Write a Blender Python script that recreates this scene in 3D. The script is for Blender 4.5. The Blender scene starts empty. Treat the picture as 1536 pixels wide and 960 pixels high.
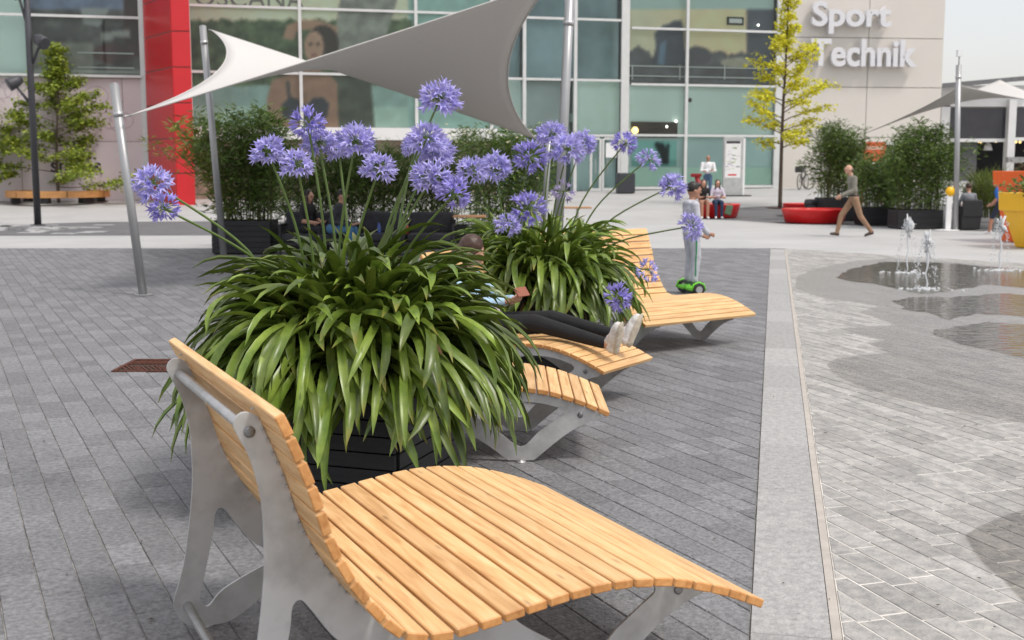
import bpy, bmesh, math, random
import numpy as np
from mathutils import Vector, Matrix, Quaternion
random.seed(7); rng = np.random.default_rng(11)
S = bpy.context.scene
C = S.collection
# ------------------------------------------------------------------ camera
FPX, CAM_H, YH = 1800.0, 1.65, 252.0           # focal length and horizon in pixels of the 1536 x 960 photograph
PITCH = math.atan((480 - YH) / FPX)
cd = bpy.data.cameras.new('camera'); cam = bpy.data.objects.new('camera', cd); C.objects.link(cam)
cam.location = (0, 0, CAM_H); cam.rotation_euler = (math.pi / 2 - PITCH, 0, 0)
cd.sensor_width = 36; cd.lens = 36 * FPX / 1536; cd.clip_start = .05; cd.clip_end = 3000
cd.dof.use_dof = True; cd.dof.focus_distance = 5.6; cd.dof.aperture_fstop = 4.5
S.camera = cam
# ------------------------------------------------------------------ sky, sun, exposure
SUN_EL, SUN_AZ = math.radians(58), math.radians(125)   # azimuth clockwise from +Y
W = bpy.data.worlds.new('World'); S.world = W; W.use_nodes = True
nt = W.node_tree; nt.nodes.clear()
out = nt.nodes.new('ShaderNodeOutputWorld')
sky = nt.nodes.new('ShaderNodeTexSky'); sky.sky_type = 'NISHITA'; sky.sun_disc = False
sky.sun_elevation = SUN_EL; sky.sun_rotation = SUN_AZ; sky.dust_density = 3
b1 = nt.nodes.new('ShaderNodeBackground'); b1.inputs[1].default_value = .05
nt.links.new(sky.outputs[0], b1.inputs[0])
b2 = nt.nodes.new('ShaderNodeBackground'); b2.inputs[1].default_value = .66
tc = nt.nodes.new('ShaderNodeTexCoord'); nz = nt.nodes.new('ShaderNodeTexNoise'); nz.inputs['Scale'].default_value = 2.2; nz.inputs['Detail'].default_value = 5
mp = nt.nodes.new('ShaderNodeMapping'); mp.inputs['Scale'].default_value = (1, 1, 3)
rp = nt.nodes.new('ShaderNodeValToRGB'); rp.color_ramp.elements[0].position = .3; rp.color_ramp.elements[1].position = .75
rp.color_ramp.elements[0].color = (.94, .905, .885, 1); rp.color_ramp.elements[1].color = (1.0, .965, .93, 1)
nt.links.new(tc.outputs['Generated'], mp.inputs[0]); nt.links.new(mp.outputs[0], nz.inputs[0]); nt.links.new(nz.outputs[0], rp.inputs[0]); 
sx_ = nt.nodes.new('ShaderNodeSeparateXYZ'); nt.links.new(tc.outputs['Generated'], sx_.inputs[0])      # overcast sky: brighter towards the zenith
mr_ = nt.nodes.new('ShaderNodeMapRange'); mr_.inputs[1].default_value = 0; mr_.inputs[2].default_value = 1; mr_.inputs[3].default_value = .66; mr_.inputs[4].default_value = 1.15; nt.links.new(sx_.outputs[2], mr_.inputs[0])
vm_ = nt.nodes.new('ShaderNodeVectorMath'); vm_.operation = 'SCALE'; nt.links.new(rp.outputs[0], vm_.inputs[0]); nt.links.new(mr_.outputs[0], vm_.inputs['Scale']); nt.links.new(vm_.outputs[0], b2.inputs[0])
ad = nt.nodes.new('ShaderNodeAddShader'); nt.links.new(b1.outputs[0], ad.inputs[0]); nt.links.new(b2.outputs[0], ad.inputs[1]); nt.links.new(ad.outputs[0], out.inputs[0])
sl = bpy.data.lights.new('sun', 'SUN'); sl.energy = 1.5; sl.angle = math.radians(11); sl.color = (1, .95, .88)
so = bpy.data.objects.new('sun', sl); C.objects.link(so)
sd = Vector((math.sin(SUN_AZ) * math.cos(SUN_EL), math.cos(SUN_AZ) * math.cos(SUN_EL), math.sin(SUN_EL)))
so.rotation_euler = sd.to_track_quat('Z', 'Y').to_euler(); so.location = (20, -20, 40)
vs = S.view_settings; vs.view_transform = 'Standard'; vs.look = 'None'; vs.exposure = 0.47; vs.gamma = 1
S.cycles.use_denoising = True
S.cycles.max_bounces = 8; S.cycles.transparent_max_bounces = 16
# ------------------------------------------------------------------ pixel helpers (direction only; distance from ground or given depth)
cp, sp = math.cos(PITCH), math.sin(PITCH)
def ray(x, y):
    u = (x - 768) / FPX; v = -(y - 480) / FPX
    return Vector((u, cp + v * sp, -sp + v * cp))
SLOPE_Y, SLOPE = 40.0, .05
def G(x, y, z=0.0):
    r = ray(x, y); t = (z - CAM_H) / r.z if r.z < 0 else 1e9
    p = Vector((0, 0, CAM_H)) + r * t
    if z == 0 and (p.y > SLOPE_Y or t > 1e8):
        t = (CAM_H + SLOPE * SLOPE_Y) / (SLOPE * r.y - r.z); p = Vector((0, 0, CAM_H)) + r * t
    return p
def TZ(y): return max(0.0, (y - SLOPE_Y) * SLOPE)
def AT(x, y, Y):
    r = ray(x, y); return Vector((0, 0, CAM_H)) + r * (Y / r.y)
def PROJ(P):
    d = Vector(P) - Vector((0, 0, CAM_H)); cz = d.y * cp - d.z * sp; cy = d.y * sp + d.z * cp
    return 768 + FPX * d.x / cz, 480 - FPX * cy / cz
# ------------------------------------------------------------------ materials
MATS = {}
def srgb(r, g, b):
    f = lambda c: (c / 255 / 12.92) if c / 255 <= .04045 else ((c / 255 + .055) / 1.055) ** 2.4
    return (f(r), f(g), f(b))
def mat(name, col, rough=.6, metal=0., var=.15, scale=6., bump=0., bscale=60., stretch=(1, 1, 1), col2=None, rnd=.0, spec=.5, island=False, detail=4., emit=0., sub=0., trans=0.):
    if name in MATS: return MATS[name]
    m = bpy.data.materials.new(name); m.use_nodes = True; t = m.node_tree; N = t.nodes; L = t.links
    b = N['Principled BSDF']; b.inputs['Roughness'].default_value = rough; b.inputs['Metallic'].default_value = metal
    b.inputs['Specular IOR Level'].default_value = spec
    tc = N.new('ShaderNodeTexCoord'); mp = N.new('ShaderNodeMapping'); mp.inputs['Scale'].default_value = stretch
    L.new(tc.outputs['Object'], mp.inputs[0])
    oi = N.new('ShaderNodeObjectInfo')
    rv = oi.outputs['Random']
    if island:
        ge = N.new('ShaderNodeNewGeometry'); a = N.new('ShaderNodeMath'); a.operation = 'ADD'; L.new(rv, a.inputs[0]); L.new(ge.outputs['Random Per Island'], a.inputs[1])
        f = N.new('ShaderNodeMath'); f.operation = 'FRACT'; L.new(a.outputs[0], f.inputs[0]); rv = f.outputs[0]
    w = N.new('ShaderNodeMath'); w.operation = 'MULTIPLY'; w.inputs[1].default_value = 37.; L.new(rv, w.inputs[0])
    n = N.new('ShaderNodeTexNoise'); n.noise_dimensions = '4D'; n.inputs['Scale'].default_value = scale; n.inputs['Detail'].default_value = detail; n.inputs['Roughness'].default_value = .6
    L.new(mp.outputs[0], n.inputs['Vector']); L.new(w.outputs[0], n.inputs['W'])
    r = N.new('ShaderNodeValToRGB'); r.color_ramp.elements[0].position = .3; r.color_ramp.elements[1].position = .7
    c2 = col2 or tuple(min(1, c * (1 + var)) for c in col); c1 = tuple(c * (1 - var) for c in col) if col2 is None else col
    r.color_ramp.elements[0].color = (*c1, 1); r.color_ramp.elements[1].color = (*c2, 1)
    L.new(n.outputs[0], r.inputs[0]); colout = r.outputs[0]
    if rnd:
        mr = N.new('ShaderNodeMapRange'); mr.inputs[3].default_value = 1 - rnd; mr.inputs[4].default_value = 1 + rnd; L.new(rv, mr.inputs[0])
        h = N.new('ShaderNodeHueSaturation'); L.new(mr.outputs[0], h.inputs['Value']); L.new(colout, h.inputs['Color']); colout = h.outputs[0]
    L.new(colout, b.inputs['Base Color'])
    if emit: L.new(colout, b.inputs['Emission Color']); b.inputs['Emission Strength'].default_value = emit
    if bump:
        n2 = N.new('ShaderNodeTexNoise'); n2.inputs['Scale'].default_value = bscale; n2.inputs['Detail'].default_value = 6
        L.new(mp.outputs[0], n2.inputs['Vector'])
        bp = N.new('ShaderNodeBump'); bp.inputs['Strength'].default_value = bump; bp.inputs['Distance'].default_value = .01; L.new(n2.outputs[0], bp.inputs['Height']); L.new(bp.outputs[0], b.inputs['Normal'])
    if trans:
        tr = N.new('ShaderNodeBsdfTranslucent'); L.new(colout, tr.inputs['Color']); mx = N.new('ShaderNodeMixShader'); mx.inputs[0].default_value = trans
        L.new(b.outputs[0], mx.inputs[1]); L.new(tr.outputs[0], mx.inputs[2]); L.new(mx.outputs[0], N['Material Output'].inputs[0])
    MATS[name] = m; return m
def mat_wood():
    m = bpy.data.materials.new('larch_wood'); m.use_nodes = True; t = m.node_tree; N = t.nodes; L = t.links; b = N['Principled BSDF']
    b.inputs['Roughness'].default_value = .5; b.inputs['Specular IOR Level'].default_value = .35
    tc = N.new('ShaderNodeTexCoord'); oi = N.new('ShaderNodeObjectInfo')
    w = N.new('ShaderNodeMath'); w.operation = 'MULTIPLY'; w.inputs[1].default_value = 50; L.new(oi.outputs['Random'], w.inputs[0])
    cb = N.new('ShaderNodeCombineXYZ'); L.new(w.outputs[0], cb.inputs[0]); L.new(w.outputs[0], cb.inputs[1])
    av = N.new('ShaderNodeVectorMath'); av.operation = 'ADD'; L.new(tc.outputs['Object'], av.inputs[0]); L.new(cb.outputs[0], av.inputs[1])
    mp = N.new('ShaderNodeMapping'); mp.inputs['Scale'].default_value = (26, 2.2, 26); L.new(av.outputs[0], mp.inputs[0])
    n = N.new('ShaderNodeTexNoise'); n.inputs['Scale'].default_value = 1.6; n.inputs['Detail'].default_value = 6; n.inputs['Distortion'].default_value = .6; L.new(mp.outputs[0], n.inputs[0])
    r = N.new('ShaderNodeValToRGB'); e = r.color_ramp.elements; e[0].position = .25; e[1].position = .72
    e[0].color = (.51, .275, .11, 1); e[1].color = (.775, .52, .27, 1); k = e.new(.5); k.color = (.685, .42, .19, 1)
    L.new(n.outputs[0], r.inputs[0])
    vo = N.new('ShaderNodeTexVoronoi'); vo.inputs['Scale'].default_value = 1; mp2 = N.new('ShaderNodeMapping'); mp2.inputs['Scale'].default_value = (14, 3.3, 14); L.new(av.outputs[0], mp2.inputs[0]); L.new(mp2.outputs[0], vo.inputs[0])
    kr = N.new('ShaderNodeValToRGB'); kr.color_ramp.elements[0].position = .03; kr.color_ramp.elements[1].position = .14; kr.color_ramp.elements[0].color = (.45, .45, .45, 1); L.new(vo.outputs[0], kr.inputs[0])
    mx = N.new('ShaderNodeMix'); mx.data_type = 'RGBA'; mx.blend_type = 'MULTIPLY'; mx.inputs[0].default_value = .8; L.new(r.outputs[0], mx.inputs[6]); L.new(kr.outputs[0], mx.inputs[7])
    mr = N.new('ShaderNodeMapRange'); mr.inputs[3].default_value = .88; mr.inputs[4].default_value = 1.12; L.new(oi.outputs['Random'], mr.inputs[0])
    h = N.new('ShaderNodeHueSaturation'); L.new(mr.outputs[0], h.inputs['Value']); L.new(mx.outputs[2], h.inputs['Color'])
    ge = N.new('ShaderNodeTexCoord'); sx = N.new('ShaderNodeSeparateXYZ'); L.new(ge.outputs['Normal'], sx.inputs[0]); ab = N.new('ShaderNodeMath'); ab.operation = 'ABSOLUTE'; L.new(sx.outputs[1], ab.inputs[0])
    gt_ = N.new('ShaderNodeMath'); gt_.operation = 'GREATER_THAN'; gt_.inputs[1].default_value = .6; L.new(ab.outputs[0], gt_.inputs[0])
    eg = N.new('ShaderNodeMix'); eg.data_type = 'RGBA'; eg.blend_type = 'MULTIPLY'; L.new(gt_.outputs[0], eg.inputs[0]); L.new(h.outputs[0], eg.inputs[6]); eg.inputs[7].default_value = (.80, .62, .46, 1); L.new(eg.outputs[2], b.inputs['Base Color'])
    bp = N.new('ShaderNodeBump'); bp.inputs['Strength'].default_value = .15; bp.inputs['Distance'].default_value = .003; L.new(n.outputs[0], bp.inputs['Height']); L.new(bp.outputs[0], b.inputs['Normal'])
    MATS['wood'] = m; return m
def mat_glass(name, tint, refl=.10, rough=.01, ripple=0., rscale=20., stretch=(1, 1, 1), ior=1.45):
    m = bpy.data.materials.new(name); m.use_nodes = True; t = m.node_tree; N = t.nodes; L = t.links; N.remove(N['Principled BSDF'])
    tr = N.new('ShaderNodeBsdfTransparent'); tr.inputs[0].default_value = (*tint, 1)
    gl = N.new('ShaderNodeBsdfGlossy'); gl.inputs['Roughness'].default_value = rough
    fr = N.new('ShaderNodeFresnel'); fr.inputs[0].default_value = ior
    a = N.new('ShaderNodeMath'); a.operation = 'ADD'; a.inputs[1].default_value = refl; a.use_clamp = True; L.new(fr.outputs[0], a.inputs[0])
    mx = N.new('ShaderNodeMixShader'); L.new(a.outputs[0], mx.inputs[0]); L.new(tr.outputs[0], mx.inputs[1]); L.new(gl.outputs[0], mx.inputs[2]); L.new(mx.outputs[0], N['Material Output'].inputs[0])
    if ripple:
        tc = N.new('ShaderNodeTexCoord'); mp = N.new('ShaderNodeMapping'); mp.inputs['Scale'].default_value = stretch; n = N.new('ShaderNodeTexNoise'); n.inputs['Scale'].default_value = rscale; n.inputs['Detail'].default_value = 2
        bp = N.new('ShaderNodeBump'); bp.inputs['Strength'].default_value = ripple; bp.inputs['Distance'].default_value = .03
        L.new(tc.outputs['Object'], mp.inputs[0]); L.new(mp.outputs[0], n.inputs[0]); L.new(n.outputs[0], bp.inputs['Height']); L.new(bp.outputs[0], gl.inputs['Normal']); L.new(bp.outputs[0], fr.inputs['Normal'])
    MATS[name] = m; return m
def mat_print():
    m = bpy.data.materials.new('printed_film'); m.use_nodes = True; t = m.node_tree; a = t.nodes.new('ShaderNodeVertexColor'); a.layer_name = 'Col'
    b = t.nodes['Principled BSDF']; b.inputs['Roughness'].default_value = .6; t.links.new(a.outputs[0], b.inputs['Base Color']); MATS['print'] = m; return m
wood = mat_wood(); printm = mat_print()
steel = mat('galvanised_steel', (.34, .335, .33), .5, .45, 0, 5, .06, 40, detail=10, col2=(.56, .565, .565))
for n_ in steel.node_tree.nodes:
    if n_.type == 'VALTORGB': n_.color_ramp.elements[0].position = .32; n_.color_ramp.elements[1].position = .58
pipe_m = mat('zinc_pipe', (.5, .5, .5), .38, .8, .15, 20)
screw_m = mat('screw_steel', (.25, .25, .25), .4, .9)
black_board = mat('black_stained_board', (.018, .019, .022), .5, 0, .35, 12, .15, 60, stretch=(.3, 3, 3), rnd=.2)
black_pl = mat('black_plastic', (.015, .015, .017), .45, 0, .2)
soil_m = mat('dark_soil', (.03, .022, .015), .95, 0, .4, 30, .6, 60)
leaf_m = mat('strap_leaf_green', (.066, .124, .012), .33, 0, 0, 5, col2=(.235, .32, .055), rnd=.45, stretch=(1, 1, 1), trans=.16, spec=.5)
dry_leaf_m = mat('dry_leaf_brown', (.20, .12, .04), .75, 0, .4, 10, rnd=.3)
stalk_m = mat('stalk_green', (.10, .16, .035), .5, 0, .25, 6)
petal_m = mat('lilac_petal', (.31, .28, .65), .55, 0, 0, 30, col2=(.60, .57, .89), rnd=.28, island=True, trans=.25)
bamboo_m = mat('bamboo_leaf', (.055, .10, .018), .45, 0, 0, 3, col2=(.14, .215, .04), rnd=.45, island=True, trans=.25)
hedge_m = mat('hedge_leaf', (.04, .075, .015), .5, 0, 0, 3, col2=(.11, .16, .04), rnd=.4, island=True, trans=.2)
cane_m = mat('cane_green', (.09, .10, .03), .6, 0, .2)
ytree_m = mat('yellow_leaf', (.46, .52, .03), .5, 0, 0, 1.5, col2=(.92, .80, .07), rnd=.3, island=True, trans=.42)
gtree_m = mat('green_leaf', (.10, .19, .022), .5, 0, 0, 1.2, col2=(.38, .42, .05), rnd=.4, island=True, trans=.25)
bark_m = mat('grey_bark', (.10, .075, .055), .9, 0, .3, 20, .4, 50, stretch=(1, 1, .2))
paver_l = mat('dark_paver', (.106, .107, .112), .8, 0, 0, 42, 1.0, 55, col2=(.25, .25, .258), rnd=.17, island=True, detail=8)
paver_r = mat('pale_paver', (.22, .22, .217), .72, 0, 0, 16, .8, 60, col2=(.44, .42, .39), rnd=.17, island=True, detail=8)
slab_m = mat('granite_slab', (.25, .25, .248), .75, 0, 0, 26, .9, 60, col2=(.42, .415, .405), rnd=.10, detail=9)
strip_m = mat('pale_concrete_strip', (.42, .385, .345), .8, 0, .12, 10, .3, 60)
grout_l = mat('dark_grout', (.235, .225, .205), .95, 0, .8, 6, .4, 60)
grout_r = mat('pale_grout', (.58, .555, .515), .9, 0, .35, 3, .3, 60)
light_pave = mat('light_paving', (.40, .40, .395), .8, 0, .10, .6, .25, 40, detail=9)
dark_pave = mat('dark_asphalt', (.125, .125, .13), .85, 0, .2, 1.2, .3, 40, detail=8)
ground_m = mat('plaza_ground', (.33, .33, .325), .85, 0, .12, .3)
frame_m = mat('pale_aluminium', (.62, .63, .62), .45, .2, .06, 3)
red_panel = mat('red_cladding', (.56, .012, .018), .28, 0, .06, 1, spec=.6)
beige_wall = mat('beige_wall_panel', (.62, .585, .535), .85, 0, .03, .6, .05, 30)
joint_m = mat('dark_joint', (.18, .17, .16), .9)
white_wall = mat('white_render', (.70, .70, .69), .8, 0, .05, 1)
pink_wall = mat('pink_hoarding', (.62, .54, .56), .6, 0, .05, .8)
letter_m = mat('pale_letter_face', (.66, .66, .68), .5, 0, .03)
dark_text = mat('dark_print', (.05, .04, .05), .6)
sail_m = mat('sail_fabric', (.68, .66, .635), .8, 0, .03, 30, .08, 300, trans=.2)
red_seat = mat('red_plastic_seat', (.62, .010, .012), .33, 0, .08, 2)
orange_m = mat('orange_planter', (.80, .12, .008), .4, 0, .06, 2)
yellow_m = mat('yellow_planter', (.85, .47, .008), .4, 0, .05, 2)
white_pl = mat('white_paint', (.78, .78, .78), .5, 0, .04)
grey_lamp = mat('grey_powder_coat', (.06, .06, .068), .5, .3, .15, 4)
sofa_m = mat('charcoal_cushion', (.035, .036, .042), .9, 0, .25, 8, .25, 60)
rust_m = mat('rusty_iron', (.10, .030, .016), .85, .2, .4, 20, .5, 80)
dark_in = mat('dark_interior', (.03, .03, .033), .8, 0, .3, 1)
brown_stone = mat('brown_stone', (.22, .17, .13), .9, 0, .5, 3, .5, 10)
mint_m = mat('mint_interior', (.76, .90, .84), .8, 0, .10, .25, detail=2)
teal_m = mat('teal_interior', (.60, .78, .77), .8, 0, .14, .3, detail=2)
slate_m = mat('slate_interior', (.10, .13, .14), .8, 0, .3, .5, detail=2)
greyin_m = mat('grey_interior', (.46, .53, .53), .8, 0, .2, .4, detail=2)
pane_m = mat_glass('green_glass', (.945, .98, .968), .0, ior=1.36)
film_m = mat_glass('water_film', (.90, .89, .87), .0, .06, .6, 6, (1, 1.7, 1), 1.33)
damp_m = mat_glass('damp_film', (.78, .77, .755), -.02, .34, .3, 30, (1, 1, 1), 1.15)
water_m = mat('foam_water', (.82, .84, .86), .25, 0, .06, 30, trans=.35)
lamp_on = mat('warm_bulb', (1, .66, .25), .5, emit=1.4)
wlamp_on = mat('white_bulb', (1, .95, .85), .5, emit=4.)
# ------------------------------------------------------------------ mesh helpers
class MB:
    def __init__(s): s.v = []; s.f = []; s.m = []
    def add(s, verts, faces, mi=0):
        o = len(s.v); s.v += [tuple(v) for v in verts]; s.f += [tuple(i + o for i in f) for f in faces]; s.m += [mi] * len(faces); return s
    def box(s, c, d, R=None, mi=0):
        hx, hy, hz = d[0] / 2, d[1] / 2, d[2] / 2; c = Vector(c)
        vs_ = [Vector((x, y, z)) for x in (-hx, hx) for y in (-hy, hy) for z in (-hz, hz)]
        if R is not None: vs_ = [R @ v for v in vs_]
        return s.add([v + c for v in vs_], [(0, 1, 3, 2), (4, 6, 7, 5), (0, 4, 5, 1), (2, 3, 7, 6), (0, 2, 6, 4), (1, 5, 7, 3)], mi)
    def tube(s, pts, rad, n=8, cap=True, mi=0):
        pts = [Vector(p) for p in pts]
        if not hasattr(rad, '__len__'): rad = [rad] * len(pts)
        V = []; F = []; up = None
        for i, p in enumerate(pts):
            d = (pts[min(i + 1, len(pts) - 1)] - pts[max(i - 1, 0)]).normalized()
            if up is None: up = Vector((0, 0, 1)) if abs(d.z) < .9 else Vector((1, 0, 0))
            a = d.cross(up).normalized(); b_ = a.cross(d).normalized(); up = b_
            for k in range(n):
                t = 2 * math.pi * k / n; V.append(p + (a * math.cos(t) + b_ * math.sin(t)) * rad[i])
        for i in range(len(pts) - 1):
            for k in range(n):
                F.append((i * n + k, i * n + (k + 1) % n, (i + 1) * n + (k + 1) % n, (i + 1) * n + k))
        if cap: F.append(tuple(range(n))[::-1]); F.append(tuple((len(pts) - 1) * n + k for k in range(n)))
        return s.add(V, F, mi)
    def lathe(s, prof, n=32, c=(0, 0, 0), mi=0, sy=1.):
        V = []; F = []
        for r, z in prof:
            for k in range(n):
                t = 2 * math.pi * k / n; V.append((c[0] + r * math.cos(t), c[1] + r * math.sin(t) * sy, c[2] + z))
        for i in range(len(prof) - 1):
            for k in range(n): F.append((i * n + k, i * n + (k + 1) % n, (i + 1) * n + (k + 1) % n, (i + 1) * n + k))
        if prof[0][0] > 1e-6: F.append(tuple(range(n))[::-1])
        if prof[-1][0] > 1e-6: F.append(tuple((len(prof) - 1) * n + k for k in range(n)))
        return s.add(V, F, mi)
    def prism(s, poly, z0, z1, mi=0):
        n = len(poly); V = [(p[0], p[1], z0) for p in poly] + [(p[0], p[1], z1) for p in poly]
        F = [tuple(range(n))[::-1], tuple(range(n, 2 * n))] + [(i, (i + 1) % n, n + (i + 1) % n, n + i) for i in range(n)]
        return s.add(V, F, mi)
    def mesh(s, name, mats, smooth=False):
        me = bpy.data.meshes.new(name); me.from_pydata(s.v, [], s.f)
        for m in (mats if isinstance(mats, (list, tuple)) else [mats]): me.materials.append(m)
        if any(s.m): me.polygons.foreach_set('material_index', s.m)
        if smooth: me.polygons.foreach_set('use_smooth', [True] * len(s.f))
        me.update(); return me
    def build(s, name, mats, parent=None, smooth=False, world=False, bevel=0.):
        if world and parent is not None:
            q = parent
            while q.parent: q = q.parent
            l = q.location; s.v = [(v[0] - l[0], v[1] - l[1], v[2] - l[2]) for v in s.v]
        o = ob(name, s.mesh(name, mats, smooth), parent)
        if bevel:
            m = o.modifiers.new('bevel', 'BEVEL'); m.width = bevel; m.segments = 2; m.limit_method = 'ANGLE'
        return o
def ob(name, me, parent=None):
    o = bpy.data.objects.new(name, me); C.objects.link(o)
    if parent is not None: o.parent = parent
    return o
def tag(o, label=None, cat=None, group=None, kind=None):
    if label: o['label'] = label
    if cat: o['category'] = cat
    if group: o['group'] = group
    if kind: o['kind'] = kind
    return o
def thing(name, label, cat, loc=(0, 0, 0), rz=0., group=None):
    o = bpy.data.objects.new(name, None); C.objects.link(o); o.location = loc; o.rotation_euler = (0, 0, rz); o.empty_display_size = .2
    return tag(o, label, cat, group)
def fast_mesh(name, V, F, m, smooth=False):
    me = bpy.data.meshes.new(name); V = np.asarray(V, np.float32); F = np.asarray(F, np.int32); k = F.shape[1]
    me.vertices.add(len(V)); me.vertices.foreach_set('co', V.ravel()); me.loops.add(F.size); me.loops.foreach_set('vertex_index', F.ravel())
    me.polygons.add(len(F)); me.polygons.foreach_set('loop_start', np.arange(0, F.size, k, dtype=np.int32)); me.polygons.foreach_set('loop_total', np.full(len(F), k, np.int32))
    me.update(calc_edges=True); me.materials.append(m)
    if smooth: me.polygons.foreach_set('use_smooth', np.ones(len(F), bool))
    return me
def curve_mesh(name, splines, ext, m, bev=0.):
    cu = bpy.data.curves.new(name, 'CURVE'); cu.dimensions = '2D'; cu.fill_mode = 'BOTH'; cu.extrude = ext; cu.bevel_depth = bev
    for pts in splines:
        sp_ = cu.splines.new('POLY'); sp_.points.add(len(pts) - 1); sp_.use_cyclic_u = True
        for q, p in zip(sp_.points, pts): q.co = (p[0], p[1], 0, 1)
    o = bpy.data.objects.new('tmp', cu); C.objects.link(o); dg = bpy.context.evaluated_depsgraph_get()
    me = bpy.data.meshes.new_from_object(o.evaluated_get(dg)); bpy.data.objects.remove(o); bpy.data.curves.remove(cu)
    me.name = name; me.materials.clear(); me.materials.append(m); return me
def text_mesh(body, size, ext, m, off=0., align='LEFT', sx=1.):
    cu = bpy.data.curves.new('txt', 'FONT'); cu.body = body; cu.size = size; cu.extrude = ext; cu.offset = off; cu.align_x = align; cu.resolution_u = 4
    o = bpy.data.objects.new('tmp', cu); C.objects.link(o); dg = bpy.context.evaluated_depsgraph_get()
    me = bpy.data.meshes.new_from_object(o.evaluated_get(dg)); bpy.data.objects.remove(o); bpy.data.curves.remove(cu)
    if sx != 1:
        for v in me.vertices: v.co.x *= sx
    me.materials.clear(); me.materials.append(m); return me
def cat_rom(P, n=8, closed=False):
    P = [Vector(p) for p in P]; R = []; N = len(P); last = N if closed else N - 1
    for i in range(last):
        if closed: a, b, c, d = P[i - 1], P[i], P[(i + 1) % N], P[(i + 2) % N]
        else: a, b, c, d = P[max(i - 1, 0)], P[i], P[i + 1], P[min(i + 2, N - 1)]
        for k in range(n):
            t = k / n; R.append(.5 * ((2 * b) + (c - a) * t + (2 * a - 5 * b + 4 * c - d) * t * t + (3 * b - a - 3 * c + d) * t ** 3))
    if not closed: R.append(P[-1])
    return R
def clip(poly, p0, n):
    """keep the side of the line through p0 where (p-p0).n >= 0"""
    R = []
    for i in range(len(poly)):
        a, b = poly[i], poly[(i + 1) % len(poly)]
        da = (a[0] - p0[0]) * n[0] + (a[1] - p0[1]) * n[1]; db = (b[0] - p0[0]) * n[0] + (b[1] - p0[1]) * n[1]
        if da >= 0: R.append(a)
        if (da >= 0) != (db >= 0):
            t = da / (da - db); R.append((a[0] + (b[0] - a[0]) * t, a[1] + (b[1] - a[1]) * t))
    return R
def sheet(name, poly, dz, m, kind='structure', label=None, parent=None):
    """flat sheet on the terrain, split at the foot of the rise"""
    mb = MB(); lo = clip(poly, (0, SLOPE_Y), (0, -1)); hi = clip(poly, (0, SLOPE_Y), (0, 1))
    for q in (lo, hi):
        if len(q) > 2: mb.add([(x, y, TZ(y) + dz) for x, y in q], [tuple(range(len(q)))])
    o = mb.build(name, m, parent)
    bm = bmesh.new(); bm.from_mesh(o.data); bmesh.ops.triangulate(bm, faces=bm.faces[:]); bm.normal_update()
    for f in bm.faces:
        if f.normal.z < 0: f.normal_flip()
    bm.to_mesh(o.data); bm.free()
    if kind: o['kind'] = kind
    return o
# ------------------------------------------------------------------ ground
KD = Vector((.212, .977, 0)).normalized(); KN = Vector((KD.y, -KD.x, 0))        # kerb direction and its right-hand normal
KR = G(1265, 960); KL = KR - KN * .325
FAR_A, FAR_B = (5.66, 24.73), (8.93, 20.9)
fd = Vector((FAR_B[0] - FAR_A[0], FAR_B[1] - FAR_A[1])).normalized(); FN = (fd.y, -fd.x)   # towards the fountain side
if FN[1] > 0: FN = (-FN[0], -FN[1])
gr = MB()
xs = 500
gr.add([(-xs, -60, -.06), (xs, -60, -.06), (xs, 40, -.06), (-xs, 40, -.06), (xs, 75, 1.69), (-xs, 75, 1.69), (xs, 900, 1.69), (-xs, 900, 1.69)], [(0, 1, 2, 3), (3, 2, 4, 5), (5, 4, 6, 7)])
tag(gr.build('ground', ground_m), kind='structure')
sheet('light_pavement', [(-60, 24.9), (5.2, 24.9), FAR_A, FAR_B, (20, 7.9), (75, 7.9), (75, 75), (-60, 75)], -.002, light_pave)
def pxpoly(P): return [tuple(G(*p)[:2]) for p in P]
sheet('dark_pavement_band', pxpoly([(-160, 354), (-60, 351), (0, 343), (50, 336), (150, 333), (320, 332), (730, 333), (730, 352), (320, 353)]), .003, dark_pave)
sheet('dark_pavement_lounge', pxpoly([(1020, 323), (1060, 316), (1100, 312), (1180, 308), (1536, 305), (1700, 305), (1700, 352), (1536, 349), (1400, 344), (1270, 338), (1180, 336), (1110, 331), (1040, 328)]), .003, dark_pave)
# pale stones scattered in the dark band
band = bpy.data.objects['dark_pavement_band']
for i in range(34):
    p = G(random.uniform(-20, 160), random.uniform(337, 351))
    MB().box((0, 0, 0), (random.uniform(.35, .6), random.uniform(.25, .5), .004)).build('pale_stone', light_pave, band).location = (p.x, p.y, .007)

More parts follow.
